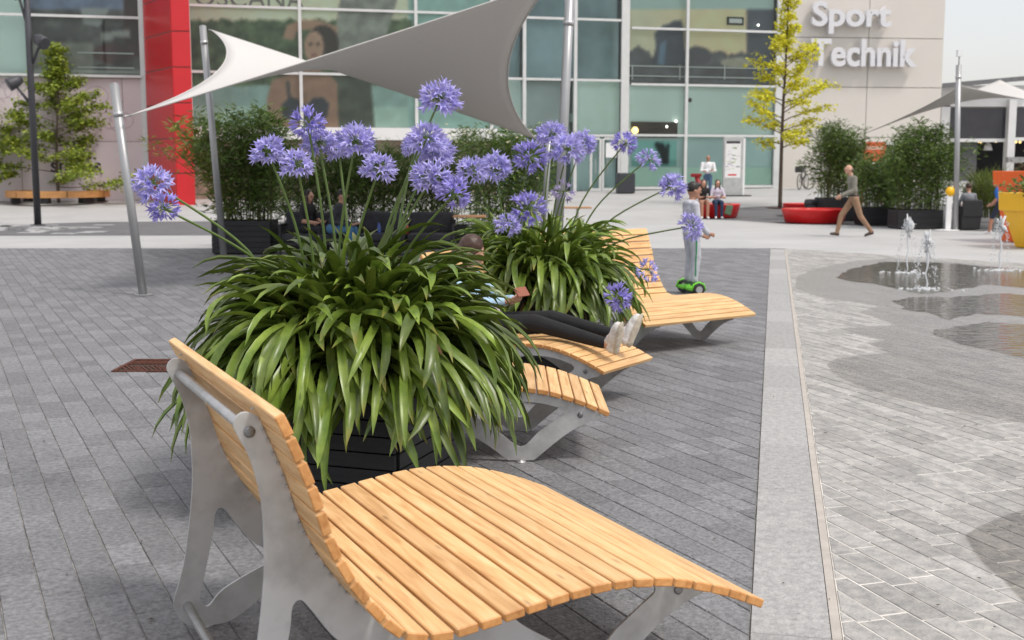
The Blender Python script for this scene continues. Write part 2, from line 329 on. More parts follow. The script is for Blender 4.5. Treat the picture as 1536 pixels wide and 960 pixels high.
def paver_mesh(poly, name, m, ch=.004, h=.03):
    n = len(poly); cx = sum(p[0] for p in poly) / n; cy = sum(p[1] for p in poly) / n
    V = []
    for p in poly:
        d = math.hypot(p[0] - cx, p[1] - cy) or 1; k = 1 - ch * 1.4 / d; V.append((cx + (p[0] - cx) * k, cy + (p[1] - cy) * k, 0))
    V += [(p[0], p[1], -ch) for p in poly]; V += [(p[0], p[1], -h) for p in poly]
    F = [tuple(range(n))] + [(n + i, n + (i + 1) % n, (i + 1) % n, i) for i in range(n)] + [(2 * n + i, 2 * n + (i + 1) % n, n + (i + 1) % n, n + i) for i in range(n)]
    return V, F
def paving(name, ang, row, ln, gap, m, gm, clips, grout_z, stuff_name, kindname):
    a = Vector((-math.sin(ang), math.cos(ang), 0)); b = Vector((math.cos(ang), math.sin(ang), 0)); rz = math.atan2(b.y, b.x)
    poly = [(-16, 2.2), (14, 2.2), (14, 26), (-16, 26)]
    for p0, n in clips: poly = clip(poly, p0, n)
    root = sheet(name, poly, grout_z, gm)
    cells = []
    R = 34
    for i in range(int(-R / row), int(R / row)):
        off = random.choice((0, .33, .66, .5)) * ln + random.uniform(-.02, .02)
        for j in range(-2, int(R / ln)):
            c = b * ((i + .5) * row) + a * (j * ln + off)
            if not (2.6 < c.y < 25.6) or abs(c.x) > .46 * c.y + 1.2: continue
            hw, hl = row / 2 - gap / 2, ln / 2 - gap / 2
            q = [c + b * sx * hw + a * sy * hl for sx, sy in ((-1, -1), (1, -1), (1, 1), (-1, 1))]
            q = [(v.x, v.y) for v in q]; nq = q
            for p0, n in clips: nq = clip(nq, (p0[0] + n[0] * gap / 2, p0[1] + n[1] * gap / 2), n)
            if len(nq) < 3: continue
            ar = abs(sum(nq[k][0] * nq[(k + 1) % len(nq)][1] - nq[(k + 1) % len(nq)][0] * nq[k][1] for k in range(len(nq)))) / 2
            if ar < .0012: continue
            px = PROJ(c); vis = -20 < px[0] < 1556 and 330 < px[1] < 975
            full = len(nq) == 4 and abs(ar - 4 * hw * hl) < 1e-5
            cells.append((0 if vis else 1, c.y, c, nq, full))
    cells.sort(key=lambda t: (t[0], t[1]))
    sv, sf = paver_mesh([(-hw, -hl), (hw, -hl), (hw, hl), (-hw, hl)], 'paver', m)
    mbs = MB().add(sv, sf); shared = mbs.mesh('paver', m)
    rest = MB()
    for k, (vz, yy, c, nq, full) in enumerate(cells):
        dz = max(-.0016, min(.0016, random.gauss(0, .0009))); tx, ty = random.gauss(0, .0022), random.gauss(0, .0022)
        if k < 300:
            if full:
                o = ob(kindname, shared, root); o.location = (c.x, c.y, dz); o.rotation_euler = (tx, ty, rz)
            else:
                v, f = paver_mesh([(p[0] - c.x, p[1] - c.y) for p in nq], 'paver', m); o = MB().add(v, f).build(kindname, m, root); o.location = (c.x, c.y, dz)
        else:
            v, f = paver_mesh(nq, 'paver', m); v = [(x, y, z + dz + (x - c.x) * ty * .6 + (y - c.y) * tx * .6) for x, y, z in v]; rest.add(v, f)
    if rest.v: tag(rest.build(stuff_name, m, root), kind='stuff')
    return root
A_ANG = math.radians(25.65)
paving('dark_paving', A_ANG, .149, .30, .0042, paver_l, grout_l, [((KL.x, KL.y), (-KN.x, -KN.y)), ((0, 24.9), (0, -1))], -.0065, 'pavers', 'paver')
paving('fountain_paving', math.radians(17.5), .118, .40, .008, paver_r, grout_r, [((KR.x, KR.y), (KN.x, KN.y)), (FAR_A, FN)], -.0033, 'pavers', 'paver')
kerb = sheet('kerb_strip', [tuple((KL + KD * t)[:2]) for t in (-2,)] + [tuple((KR + KD * -2)[:2]), tuple((KR + KD * 21)[:2]), tuple((KL + KD * 21)[:2])], -.012, grout_l)
for i in range(-2, 21):
    for lo, hi, mm, nm in ((.004, .285, slab_m, 'slab'), (.287, .322, strip_m, 'edge_strip')):
        q = [KL + KD * (i + .003) + KN * lo, KL + KD * (i + .003) + KN * hi, KL + KD * (i + .997) + KN * hi, KL + KD * (i + .997) + KN * lo]
        c = sum(q, Vector()) / 4; v, f = paver_mesh([(p.x - c.x, p.y - c.y) for p in q], nm, mm)
        o = MB().add(v, f).build(nm, mm, kerb); o.location = (c.x, c.y, .002 + (.002 if nm == 'edge_strip' else 0) + random.gauss(0, .0007))
# water lying on the fountain paving
def wavy(P, amp=.03):
    R = []
    for i in range(len(P)):
        a, b = Vector(P[i]), Vector(P[(i + 1) % len(P)]); n = max(1, int((b - a).length / .15))
        for k in range(n):
            p = a.lerp(b, k / n); R.append((p.x + random.gauss(0, amp * .5), p.y + random.gauss(0, amp)))
    return R
big = [(1240, 548), (1252, 562), (1290, 579), (1340, 596), (1400, 610), (1470, 623), (1600, 645), (1700, 640), (1700, 420), (1600, 408), (1536, 403), (1470, 397), (1420, 392), (1330, 388), (1280, 392), (1225, 403), (1196, 415), (1192, 432), (1240, 449), (1300, 455), (1321, 460), (1290, 467), (1320, 480), (1349, 488), (1300, 490), (1261, 493), (1290, 503), (1330, 510), (1305, 517), (1336, 529), (1290, 533), (1255, 538)]
tag(sheet('water', wavy([(p[0], p[1]) for p in pxpoly(big)], .012), .0055, damp_m), kind='structure')
for pud in ([(1255, 417), (1275, 404), (1330, 393), (1420, 395), (1536, 406), (1600, 411), (1700, 424), (1700, 446), (1600, 440), (1530, 432), (1480, 428), (1430, 437), (1380, 442), (1350, 436), (1310, 426), (1280, 424)],
            [(1340, 452), (1370, 446), (1440, 446), (1500, 440), (1600, 448), (1700, 456), (1700, 490), (1600, 483), (1520, 474), (1460, 472), (1420, 480), (1390, 470), (1352, 464)],
            [(1395, 500), (1430, 489), (1480, 484), (1540, 488), (1700, 500), (1700, 560), (1600, 552), (1530, 538), (1470, 524), (1430, 514)]):
    tag(sheet('water', wavy([(p[0], p[1]) for p in pxpoly(pud)], .05), .0085, film_m), kind='structure')
tag(sheet('water', wavy([(p[0], p[1]) for p in pxpoly([(1448, 803), (1468, 790), (1500, 775), (1545, 762), (1640, 770), (1640, 990), (1580, 950), (1536, 905), (1505, 872), (1480, 850), (1460, 825)])], .008), .0055, damp_m), kind='structure')
# rusty grate in the dark paving
gp = G(240, 549)
gt = thing('drain_grate', 'rusty brown cast iron grate set in the dark paving', 'grate', (gp.x, gp.y, .002), 0)
mb = MB()
for k in (-1, 1): mb.box((0, k * .29, .004), (.62, .03, .012)); mb.box((k * .295, 0, .004), (.03, .55, .012))
mb.build('frame', rust_m, gt)
for i in range(16):
    x = -.26 + i * .035
    MB().box((x, -.14 + .02 * math.sin(i), .003), (.014, .26, .010), Matrix.Rotation(.5, 3, 'Z')).build('bar', rust_m, gt)
    MB().box((x, .15, .003), (.014, .2, .010), Matrix.Rotation(-.5, 3, 'Z')).build('bar', rust_m, gt)
MB().box((0, 0, -.003), (.6, .56, .004)).build('pit', soil_m, gt)
# ------------------------------------------------------------------ loungers
PROF = cat_rom([(-.04, 1.035, 0), (-.008, .965, 0), (.05, .815, 0), (.10, .66, 0), (.17, .53, 0), (.275, .405, 0), (.38, .372, 0), (.52, .384, 0), (.68, .408, 0), (.83, .428, 0), (.98, .432, 0), (1.10, .42, 0), (1.2, .40, 0), (1.35, .352, 0), (1.505, .285, 0)], 14)
cum = [0.]
for i in range(1, len(PROF)): cum.append(cum[-1] + (PROF[i] - PROF[i - 1]).length)
def prof_at(d):
    for i in range(1, len(cum)):
        if cum[i] >= d or i == len(cum) - 1:
            t = (d - cum[i - 1]) / (cum[i] - cum[i - 1]); p = PROF[i - 1].lerp(PROF[i], t); tg = (PROF[i] - PROF[i - 1]).normalized(); return p, tg
NSL = 27; PITCHS = cum[-1] / NSL
under = []
for i in range(0, len(PROF), 4):
    p, tg = prof_at(max(.06, min(cum[-1] - .1, cum[i]))); n = Vector((tg.y, -tg.x, 0))    # points to the underside
    if n.y > 0 and tg.x > 0: n = -n
    under.append((p + n * .0305)[:2])
def dedupe(P):
    R = []
    for p in P:
        if not R or math.hypot(p[0] - R[-1][0], p[1] - R[-1][1]) > .004: R.append(p)
    return R
rear = [(1.43, .240), (1.36, .218), (1.27, .168), (1.17, .09), (1.09, .022), (1.06, .008), (.95, .008), (.92, .015), (.82, .09), (.70, .165), (.60, .21), (.52, .225), (.44, .215), (.34, .175), (.22, .10), (.12, .03), (.057, .008), (-.05, .012), (-.10, .05), (-.118, .111), (-.092, .195), (-.066, .31), (-.04, .51), (-.037, .64), (-.042, .74), (-.066, .85), (-.10, .925), (-.112, .955), (-.105, .978), (-.085, .99), (-.06, .985)]
rear_s = [tuple(p[:2]) for p in cat_rom([(x, y, 0) for x, y in rear], 4)]
PANEL = dedupe(under + [(1.452, .262)] + rear_s)
HOLE1 = [tuple(p[:2]) for p in cat_rom([(x, y, 0) for x, y in [(.038, .42), (.061, .437), (.088, .41), (.154, .316), (.22, .262), (.30, .25), (.33, .24), (.30, .226), (.195, .195), (.061, .134), (.006, .08), (-.018, .09), (-.025, .118), (.0, .23), (.028, .348)]], 4, True)]
HOLE2 = [tuple(p[:2]) for p in cat_rom([(x, y, 0) for x, y in [(1.0, .085), (1.1, .17), (1.2, .24), (1.245, .272), (1.238, .30), (1.19, .318), (1.1, .338), (.98, .346), (.86, .338), (.78, .322), (.735, .30), (.73, .275), (.78, .23), (.88, .165)]], 4, True)]
panel_me = curve_mesh('side_panel', [PANEL, HOLE1, HOLE2], .004, steel, .0008)
panel_me.transform(Matrix(((1, 0, 0, 0), (0, 0, -1, 0), (0, 1, 0, 0), (0, 0, 0, 1))))     # (s, z) -> x, z ; thickness along y
def lounger(label, org, ang, width, spacing, text=None):
    """org: foot of the near long side at s = 0 ; local x = length towards the foot end, local y = along the slats, away from the near side"""
    root = thing('lounger', label, 'lounger', org, ang, 'wooden slat loungers on the plaza')
    mb = MB().box((0, width / 2, -.014), (PITCHS - .0095, width, .028)); sl_me = mb.mesh('slat', wood)
    bm = bmesh.new(); bm.from_mesh(sl_me); bmesh.ops.bevel(bm, geom=bm.edges[:], offset=.0035, segments=1, affect='EDGES'); bm.to_mesh(sl_me); bm.free()
    ov = (width - spacing) / 2
    for k in range(NSL):
        p, tg = prof_at((k + .5) * PITCHS); o = ob('slat', sl_me, root); o.location = (p.x, random.gauss(0, .0015), p.y); o.rotation_euler = (0, -math.atan2(tg.y, tg.x), random.gauss(0, .001))
    for s in (0, 1):
        y = ov + s * spacing; o = ob('side_panel', panel_me, root); o.location = (0, y, 0)
        e = -1 if s == 0 else 1
        for (x, z) in ((-.07, .935), (1.335, .268)):
            MB().lathe([(.016, 0), (.016, .005), (.010, .007), (0, .007)], 14).build('bolt', screw_m, o, True).matrix_local = Matrix.Translation((x, e * .004, z)) @ Matrix.Rotation(math.pi / 2 * (1 if e < 0 else -1), 4, 'X')
        mb = MB()
        for k in range(NSL):
            for dd in (-.2, .2):
                p, tg = prof_at((k + .5 + dd) * PITCHS); mb.box((p.x - (-tg.y) * .034, e * .009, p.y - tg.x * .034), (.007, .009, .007))
        tag(mb.build('screws', pipe_m, o), kind='stuff')
        for fx in (.0, 1.0):
            MB().lathe([(.028, 0), (.028, .006), (.012, .008), (.012, .012)], 16, (fx, e * .02, -.001)).build('levelling_foot', steel, o, True)
    for (x, z, r) in ((-.07, .935, .017), (-.07, .09, .017), (1.335, .268, .014)):
        MB().tube([(x, ov, z), (x, ov + spacing, z)], r, 14).build('tie_bar', pipe_m, root, True)
    if text:
        me = text_mesh(text, .075, .0006, dark_text); o = ob('panel_lettering', me, root); o.matrix_local = Matrix.Translation((.36, ov - .0065, .155)) @ Matrix.Rotation(math.pi / 2, 4, 'X')
    return root
Bv = Vector((math.cos(A_ANG), math.sin(A_ANG), 0)); Av = Vector((-math.sin(A_ANG), math.cos(A_ANG), 0))
P0 = G(312, 940)
L1 = lounger('wide wooden slat lounger with its back turned, beside the grate and leafy planter', P0 - Av * (1.03 + .25), A_ANG, 1.53, 1.03, 'scooter')
f2 = G(776, 692)
L2 = lounger('narrow empty slat lounger tucked between the planter and the reclining girl', (f2.x - .98, f2.y - .03, 0), 0., .86, .80)
a3 = math.radians(-33); d3 = Vector((math.cos(a3), math.sin(a3), 0)); L3o = Vector((.625, 7.985, 0)) - d3 * 1.505
L3 = lounger('narrow slat lounger carrying the girl in black leggings', L3o, a3, .74, .66)
a4 = math.radians(-54); d4 = Vector((math.cos(a4), math.sin(a4), 0)); L4o = Vector((1.172, 10.405, 0)) - d4 * 1.505
L4 = lounger('wide empty slat lounger beside the boy on the hoverboard', L4o, a4, 1.40, .93)
# ------------------------------------------------------------------ agapanthus planters
def planter(label, c, ang, w, h, boards=7, group='black slatted planter boxes', name='planter_box', d=None):
    d = d or w
    root = thing(name, label, 'planter', (c[0], c[1], TZ(c[1])), ang, group)
    ph = (h - .03) / boards
    for e, (L_, off, rot) in enumerate(((w, -d / 2, 0), (w, d / 2, 0), (d, -w / 2, 1), (d, w / 2, 1))):
        me = MB().box((0, 0, 0), (L_ if rot == 0 else L_ - .05, .024, ph - .008)).mesh('board', black_board)
        for k in range(boards):
            o = ob('board', me, root); z = .03 + ph * (k + .5)
            o.location = (0, off, z) if rot == 0 else (off, 0, z); o.rotation_euler = (0, 0, math.pi / 2 if rot else 0)
    for sx in (-1, 1):
        for sy in (-1, 1): MB().box((sx * (w / 2 - .045), sy * (d / 2 - .045), h / 2 - .01), (.05, .05, h - .02)).build('corner_post', black_pl, root)
    MB().box((0, 0, h / 2 - .03), (w - .06, d - .06, h - .08)).build('soil', [soil_m], root)
    return root
def strap_mesh(L, th0, th1, p, wd, tw):
    n = 10; V = []; F = []; x = z = 0.
    for i in range(n + 1):
        t = i / n; th = th0 + (th1 - th0) * t ** p
        w = wd * (min(1, .55 + 2.2 * t) if t < .6 else 1) * (1 - max(0, (t - .72) / .28) ** 2.2) + .0008
        cx, cz = math.sin(th), math.cos(th); y0 = tw * t * t * L
        nrm = (-cz, sin_ := math.sin(th))
        fold = w * .28
        V += [(x + nrm[0] * fold * 1., y0 - w / 2, z + nrm[1] * fold), (x, y0, z), (x + nrm[0] * fold, y0 + w / 2, z + nrm[1] * fold)]
        if i < n:
            th = th0 + (th1 - th0) * ((i + .5) / n) ** p; x += math.sin(th) * L / n; z += math.cos(th) * L / n
    for i in range(n):
        a = i * 3; F += [(a, a + 3, a + 4, a + 1), (a + 1, a + 4, a + 5, a + 2)]
    return V, F
R_ = math.radians
STRAPS = []
for i in range(26):
    if i < 15:      # rise first, bend late
        k = i / 14; th0 = R_(3 + 26 * k + random.uniform(-3, 6)); th1 = R_(35 + 120 * k ** .7 + random.uniform(-14, 10)); p = random.uniform(1.25, 1.9)
    else:           # arch over at once and hang
        k = (i - 15) / 10; th0 = R_(22 + 26 * k + random.uniform(-4, 6)); th1 = min(R_(160 + 20 * k + random.uniform(-8, 6)), R_(182)); p = random.uniform(.62, .95)
    STRAPS.append(strap_mesh(1.0, th0, th1, p, random.uniform(.058, .088), random.uniform(-.14, .14)))
def tip_attr(me):
    a = me.attributes.new('tip', 'FLOAT', 'POINT'); n = len(me.vertices); t = np.repeat(np.arange(11, dtype=np.float32) / 10, 3); a.data.foreach_set('value', np.tile(t, n // 33)); return me
def leaf_tips(m, t):
    N = m.node_tree.nodes; L = m.node_tree.links; b = N['Principled BSDF']; src = b.inputs['Base Color'].links[0].from_socket
    at = N.new('ShaderNodeAttribute'); at.attribute_name = 'tip'; oi = N.new('ShaderNodeObjectInfo'); ge = N.new('ShaderNodeNewGeometry')
    ad_ = N.new('ShaderNodeMath'); ad_.operation = 'ADD'; L.new(oi.outputs['Random'], ad_.inputs[0]); L.new(ge.outputs['Random Per Island'], ad_.inputs[1]); fr = N.new('ShaderNodeMath'); fr.operation = 'FRACT'; L.new(ad_.outputs[0], fr.inputs[0])
    st = N.new('ShaderNodeMapRange'); st.inputs[1].default_value = 0; st.inputs[2].default_value = 1; st.inputs[3].default_value = 1.08; st.inputs[4].default_value = .86; L.new(fr.outputs[0], st.inputs[0])
    df = N.new('ShaderNodeMath'); df.operation = 'SUBTRACT'; L.new(at.outputs['Fac'], df.inputs[0]); L.new(st.outputs[0], df.inputs[1]); ml = N.new('ShaderNodeMath'); ml.operation = 'MULTIPLY'; ml.inputs[1].default_value = 6; ml.use_clamp = True; L.new(df.outputs[0], ml.inputs[0])
    mx = N.new('ShaderNodeMix'); mx.data_type = 'RGBA'; L.new(ml.outputs[0], mx.inputs[0]); L.new(src, mx.inputs[6]); mx.inputs[7].default_value = (.34, .27, .05, 1)
    bs = N.new('ShaderNodeMapRange'); bs.inputs[1].default_value = .0; bs.inputs[2].default_value = .35; bs.inputs[3].default_value = .45; bs.inputs[4].default_value = 0; L.new(at.outputs['Fac'], bs.inputs[0])
    m2 = N.new('ShaderNodeMix'); m2.data_type = 'RGBA'; L.new(bs.outputs[0], m2.inputs[0]); L.new(mx.outputs[2], m2.inputs[6]); m2.inputs[7].default_value = (.22, .30, .08, 1); L.new(m2.outputs[2], b.inputs['Base Color'])
leaf_tips(leaf_m, 0)
STRAP_ME = [MB().add(v, f).mesh('leaf', leaf_m, True) for v, f in STRAPS]
for q_ in STRAP_ME: tip_attr(q_)
DRY_ME = [MB().add(*STRAPS[i]).mesh('leaf', dry_leaf_m, True) for i in (20, 23, 25)]
deep_m = mat('deep_violet_petal', (.20, .17, .55), .55, 0, 0, 30, col2=(.46, .42, .80), rnd=.3, island=True, trans=.25)
fade_m = mat('faded_petal', (.36, .30, .52), .6, 0, 0, 30, col2=(.56, .50, .70), rnd=.3, island=True, trans=.25)
def umbel(n, seed, droop=.0, buds=.25, spread=1., pm=None):
    """unit-radius flower head: pedicels and six-petalled trumpets"""
    r = random.Random(seed); mb = MB()
    for i in range(n):
        z = 1 - 1.55 * (i + .5) / n * spread; z += r.uniform(-.1, .1); z = max(-.8, min(1, z)); ph = i * 2.39996 + r.uniform(-.35, .35)
        q = math.sqrt(max(0, 1 - z * z)); d = Vector((q * math.cos(ph), q * math.sin(ph), z)); d.z -= droop * q; d.normalize()
        R0 = r.uniform(.74, 1.1); base = d * (R0 * .52) + Vector((0, 0, -.03)); bend = (d + Vector((r.gauss(0, .2), r.gauss(0, .2), r.gauss(-.1, .15)))).normalized(); a = bend.orthogonal().normalized(); b = bend.cross(a)
        mb.tube([d * .03, d * (R0 * .3) + Vector((0, 0, .02)), base], .013, 3, False, 1)
        if r.random() < buds:
            mb.tube([base, base + bend * .12, base + bend * .3, base + bend * .40], [.018, .042, .056, .010], 5, False, 0); continue
        tip = R0 * .52; op = r.uniform(.17, .30)
        for k in range(6):
            t = k * math.pi / 3 + i; u = a * math.cos(t) + b * math.sin(t); v = bend.cross(u); pw = r.uniform(.055, .078)
            p0 = base + u * .02; p1 = base + bend * tip * .60 + u * (.05 + op * .22); p2 = base + bend * (tip * r.uniform(.86, 1.0)) + u * op * 1.3
            mb.add([p0, p1 - v * pw, p1 + v * pw, p2, p1 + u * .03 - bend * .01], [(0, 1, 4), (1, 3, 4), (0, 4, 2), (4, 3, 2)], 0)
    mb.lathe([(0, -.07), (.07, -.03), (.05, .04), (0, .07)], 8, mi=1)
    return mb.mesh('flower_head', [pm or petal_m, stalk_m])
HEADS = [umbel(46, 1, 0, .2), umbel(40, 2, .15, .25), umbel(36, 3, .1, .38, 1., deep_m), umbel(50, 4, .05, .12)]
HEAD_FADED = umbel(14, 5, .3, .1, 1., fade_m); HEAD_SPARSE = umbel(24, 9, .2, .3)
def agapanthus(label, c, ang, top, nleaf, nobj, half, heads, lmin, lmax, seed):
    r = random.Random(seed); root = thing('agapanthus', label, 'plant', (c[0], c[1], top - .03), 0, 'agapanthus plants in black planters'); LIFT = .24
    items = []
    for i in range(nleaf):
        # several crowns inside the box
        cx, cy = r.uniform(-half, half), r.uniform(-half, half)
        low = r.random() < .46
        if low:
            e = r.choice((0, 1)); q = r.choice((-1, 1)) * half * r.uniform(.75, 1.05); cx, cy = (q, cy) if e else (cx, q)
        rad = math.hypot(cx, cy); az = math.atan2(cy, cx) + r.gauss(0, .5 if low else .8) if rad > .12 else r.uniform(0, 2 * math.pi)
        k = r.randint(15, 25) if low else min(20, max(0, int(rad / half * 9 + r.gauss(4, 4))))
        items.append((cx, cy, az, k, r.uniform(lmin, lmax) * (1.0 if low else .92 if k > 5 else .78)))
    # the ones turned to the photographer, and the top ones, show largest
    order = sorted(range(nleaf), key=lambda i: items[i][1] * 1.0 + math.sin(items[i][2]) * .35 - r.random() * .15)
    rest = MB()
    for rank, i in enumerate(order):
        cx, cy, az, k, L = items[i]; rad_ = math.hypot(cx, cy); roll = r.gauss(0, .22); sw = r.uniform(.8, 1.15)
        Mx = Matrix.Translation((cx, cy, (r.uniform(-.06, LIFT + .04) if k >= 15 else LIFT - .01 + .08 * (1 - rad_ / half) + r.uniform(-.20, .06)))) @ Matrix.Rotation(az, 4, 'Z') @ Matrix.Rotation(roll, 4, 'X') @ Matrix.Diagonal((L, L * sw * .9, L, 1))
        if rank < nobj:
            dry = r.random() < .012
            o = ob('leaf', r.choice(DRY_ME) if dry else STRAP_ME[k], root); o.matrix_local = Mx
        else:
            v, f = STRAPS[k]; rest.add([Mx @ Vector(q) for q in v], f)
    if rest.v: tip_attr(tag(rest.build('leaves', leaf_m, root, True), kind='stuff').data)
    cr = MB()
    for q in range(26):
        x, y = r.uniform(-half, half), r.uniform(-half, half); cr.tube([(x, y, -.06), (x * 1.03, y * 1.03, LIFT * .6)], [.035, .02], 6)
    tag(cr.build('crown_bases', stalk_m, root, True), kind='stuff')
    for (px, py, rp, Y, bx, by, me, tilt) in heads:
        h = AT(px, py, Y) - Vector((c[0], c[1], top - .03)); b = Vector((bx, by, LIFT)); R0 = 1.08 * rp * Y / FPX
        mid = b.lerp(h, .5) + Vector((b.x - h.x, b.y - h.y, 0)) * .14 + Vector((0, 0, .05))
        pts = cat_rom([b, mid, h - (h - mid).normalized() * .0], 7)
        st = MB().tube(pts, [.0085 - .003 * t / (len(pts) - 1) for t in range(len(pts))], 7, False).build('flower_stalk', stalk_m, root, True)
        o = ob('flower_head', me, st); d = (pts[-1] - pts[-3]).normalized(); q = d.to_track_quat('Z', 'Y')
        q = Quaternion((0, 0, 1, 0)).slerp(q, 0) if False else Vector((0, 0, 1)).rotation_difference((Vector((0, 0, 1)) * (1 - tilt) + d * tilt).normalized())
        o.matrix_local = Matrix.Translation(pts[-1]) @ q.to_matrix().to_4x4() @ Matrix.Rotation(r.uniform(0, 6.28), 4, 'Z') @ Matrix.Diagonal((R0, R0, R0 * .95, 1))
    return root
PA = R_(-19)
pc1 = (-.80, 6.16)
planter('black slatted planter box behind the wide lounger, under the larger agapanthus', pc1, PA, .76, .60)
H0, H1, H2, H3 = HEADS
heads1 = [(228, 274, 33, 5.75, -.30, -.05, H1, .6), (246, 313, 27, 5.6, -.28, .05, H2, .3), (402, 228, 27, 6.0, -.22, .0, H0, .5), (445, 246, 28, 5.9, -.18, -.1, H1, .4), (462, 186, 30, 6.2, -.15, .1, H2, .5), (478, 214, 27, 6.3, -.1, .15, H3, .5), (533, 214, 32, 6.0, -.12, 0, H0, .5), (508, 224, 22, 6.4, -.05, .2, H3, .5), (569, 252, 28, 5.9, -.05, -.1, H1, .5), (660, 148, 32, 6.2, .08, .1, H3, .4), (640, 208, 31, 6.1, .05, 0, H1, .5), (652, 228, 32, 6.3, .1, .1, H0, .5), (648, 268, 31, 6.0, .08, -.1, H3, .4), (681, 291, 29, 5.9, .12, -.05, H2, .5), (622, 222, 22, 6.5, .15, .2, H0, .5)]
agapanthus('large agapanthus with lilac flower heads drooping over the wide lounger', pc1, PA, .60, 1050, 300, .33, heads1, .56, .84, 3)
pc2 = (.25, 10.02)
planter('black slatted planter box beyond the reclining girl, under the smaller agapanthus', pc2, R_(2), .76, .60)
heads2 = [(708, 256, 27, 9.6, -.35, -.1, H1, .5), (742, 252, 27, 9.9, -.3, 0, H3, .5), (795, 237, 29, 9.4, -.25, -.2, H2, .4), (828, 204, 25, 10.2, .0, .2, H0, .5), (852, 224, 29, 9.5, .05, 0, H1, .5), (873, 216, 23, 10., .1, .1, H3, .5), (793, 313, 29, 9.2, -.2, -.3, H2, .5), (762, 336, 21, 9.1, -.25, -.3, H1, .3), (846, 287, 19, 9.6, .05, -.2, HEAD_FADED, .5), (937, 216, 21, 9.9, .15, .1, H2, .5), (973, 238, 21, 9.8, .2, 0, HEAD_SPARSE, .5), (1008, 279, 22, 9.4, .25, -.1, H3, .6), (1038, 339, 21, 9.2, .3, -.15, H1, .8), (972, 405, 20, 9.2, .3, -.2, HEAD_SPARSE, .6), (928, 446, 24, 9.0, .3, -.3, H2, .7)]
agapanthus('smaller agapanthus with long leaning lilac flower stalks beside the wide lounger with the boy', pc2, 0, .60, 800, 300, .33, heads2, .52, .80, 5)
# ------------------------------------------------------------------ shade sails and their poles
def sail(label, P, name, inset=(.10, .10, .10, .10), sag=(0, 0, 0)):
    """hypar between four corners P0..P3 in order, edges hollowed towards the middle"""
    P = [Vector(p) for p in P]; c = sum(P, Vector()) / 4; n = 28
    def edge(a, b, k, t):
        p = a.lerp(b, t); m = (a + b) / 2; return p + (c - m) * (k * 4 * t * (1 - t))
    V = []; F = []
    for i in range(n + 1):
        for j in range(n + 1):
            u, v = i / n, j / n
            top = edge(P[0], P[1], inset[0], u); bot = edge(P[3], P[2], inset[2], u); le = edge(P[0], P[3], inset[3], v); ri = edge(P[1], P[2], inset[1], v)
            bl = P[0] * (1 - u) * (1 - v) + P[1] * u * (1 - v) + P[2] * u * v + P[3] * (1 - u) * v
            V.append(top * (1 - v) + bot * v + le * (1 - u) + ri * u - bl)
    for i in range(n):
        for j in range(n): F.append((i * (n + 1) + j, (i + 1) * (n + 1) + j, (i + 1) * (n + 1) + j + 1, i * (n + 1) + j + 1))
    root = thing(name, label, 'shade sail', tuple(c), 0, 'tensioned shade sails')
    o = MB().add(V, F).build('fabric', sail_m, root, True, True); md = o.modifiers.new('thickness', 'SOLIDIFY'); md.thickness = .004
    rim = MB(); idx = lambda i, j: V[i * (n + 1) + j]
    loop = [idx(i, 0) for i in range(n)] + [idx(n, j) for j in range(n)] + [idx(n - i, n) for i in range(n)] + [idx(0, n - j) for j in range(n + 1)]
    rim.tube(loop, .011, 6).build('edge_cord', sail_m, root, True, True)
    for p in P:
        d = (p - c).normalized(); MB().tube([p, p + d * .12], [.012, .008], 8).add(*[[], []]).build('corner_shackle', pipe_m, root, True, True)
    return root
def pole(label, base, top, r, ring=None, name='sail_pole', grp='grey steel sail poles'):
    base = Vector(base); top = Vector(top); root = thing(name, label, 'pole', tuple(base), 0, grp)
    MB().tube([base - Vector((0, 0, .01)), top], r, 20).build('shaft', pole_m, root, True, True)
    d = (top - base).normalized(); MB().tube([top + d * .0005, top + d * .012], [r * 1.01, r * .7], 20).build('cap', pole_m, root, True, True)
    MB().lathe([(r * 2.1, 0), (r * 2.1, .012), (r * 1.1, .014)], 20, tuple(base + Vector((0, 0, .003)))).build('base_plate', pole_m, root, False, True)
    if ring is not None:
        q = base.lerp(top, ring); MB().tube([q + d * -.03, q + d * .03], r * 1.12, 20).build('collar', pipe_m, root, True, True)
    return root
pole_m = mat('grey_steel_pole', (.36, .365, .37), .4, .5, .06, 3)
pA = G(215, 443); pole('leaning grey sail pole standing in open dark paving near the grate', pA, AT(171, 126, pA.y), .055, .86)
pB0 = G(336, 386); pole('grey sail pole in front of the black bamboo planter', pB0, AT(304, 39, pB0.y), .062, .93)
pC0 = G(833, 438); pole('tall grey sail pole rising behind the smaller agapanthus', pC0, AT(858, -70, pC0.y), .062, .8)
pD0 = G(812, 374); pole('short pale sail pole between the smaller agapanthus and the glass front', pD0, AT(826, 184, pD0.y), .055, .9)
s1, s2_, s4, s3 = AT(196, 173, pA.y - .02), AT(319, 46, pB0.y), AT(803, 208, pD0.y), AT(828, -28, pC0.y)
sail('large pale grey twisted shade sail over the lounge seating and the larger agapanthus', [s1, s2_, s4, s3], 'shade_sail', (.22, .10, .20, .05))
pE = G(1433, 346); pole('thin grey sail pole by the yellow-topped post and the rattan chair', pE, AT(1438, 98, pE.y), .07, .93)
MB().tube([AT(1438, 100, pE.y), AT(1439, 84, pE.y)], .018, 8).build('light_stem', pole_m, [o for o in bpy.data.objects if o.name.startswith('sail_pole')][-1], True, True)
MB().box(AT(1439, 80, pE.y), (.12, .12, .17)).build('light_head', white_pl, [o for o in bpy.data.objects if o.name.startswith('sail_pole')][-1], False, True)
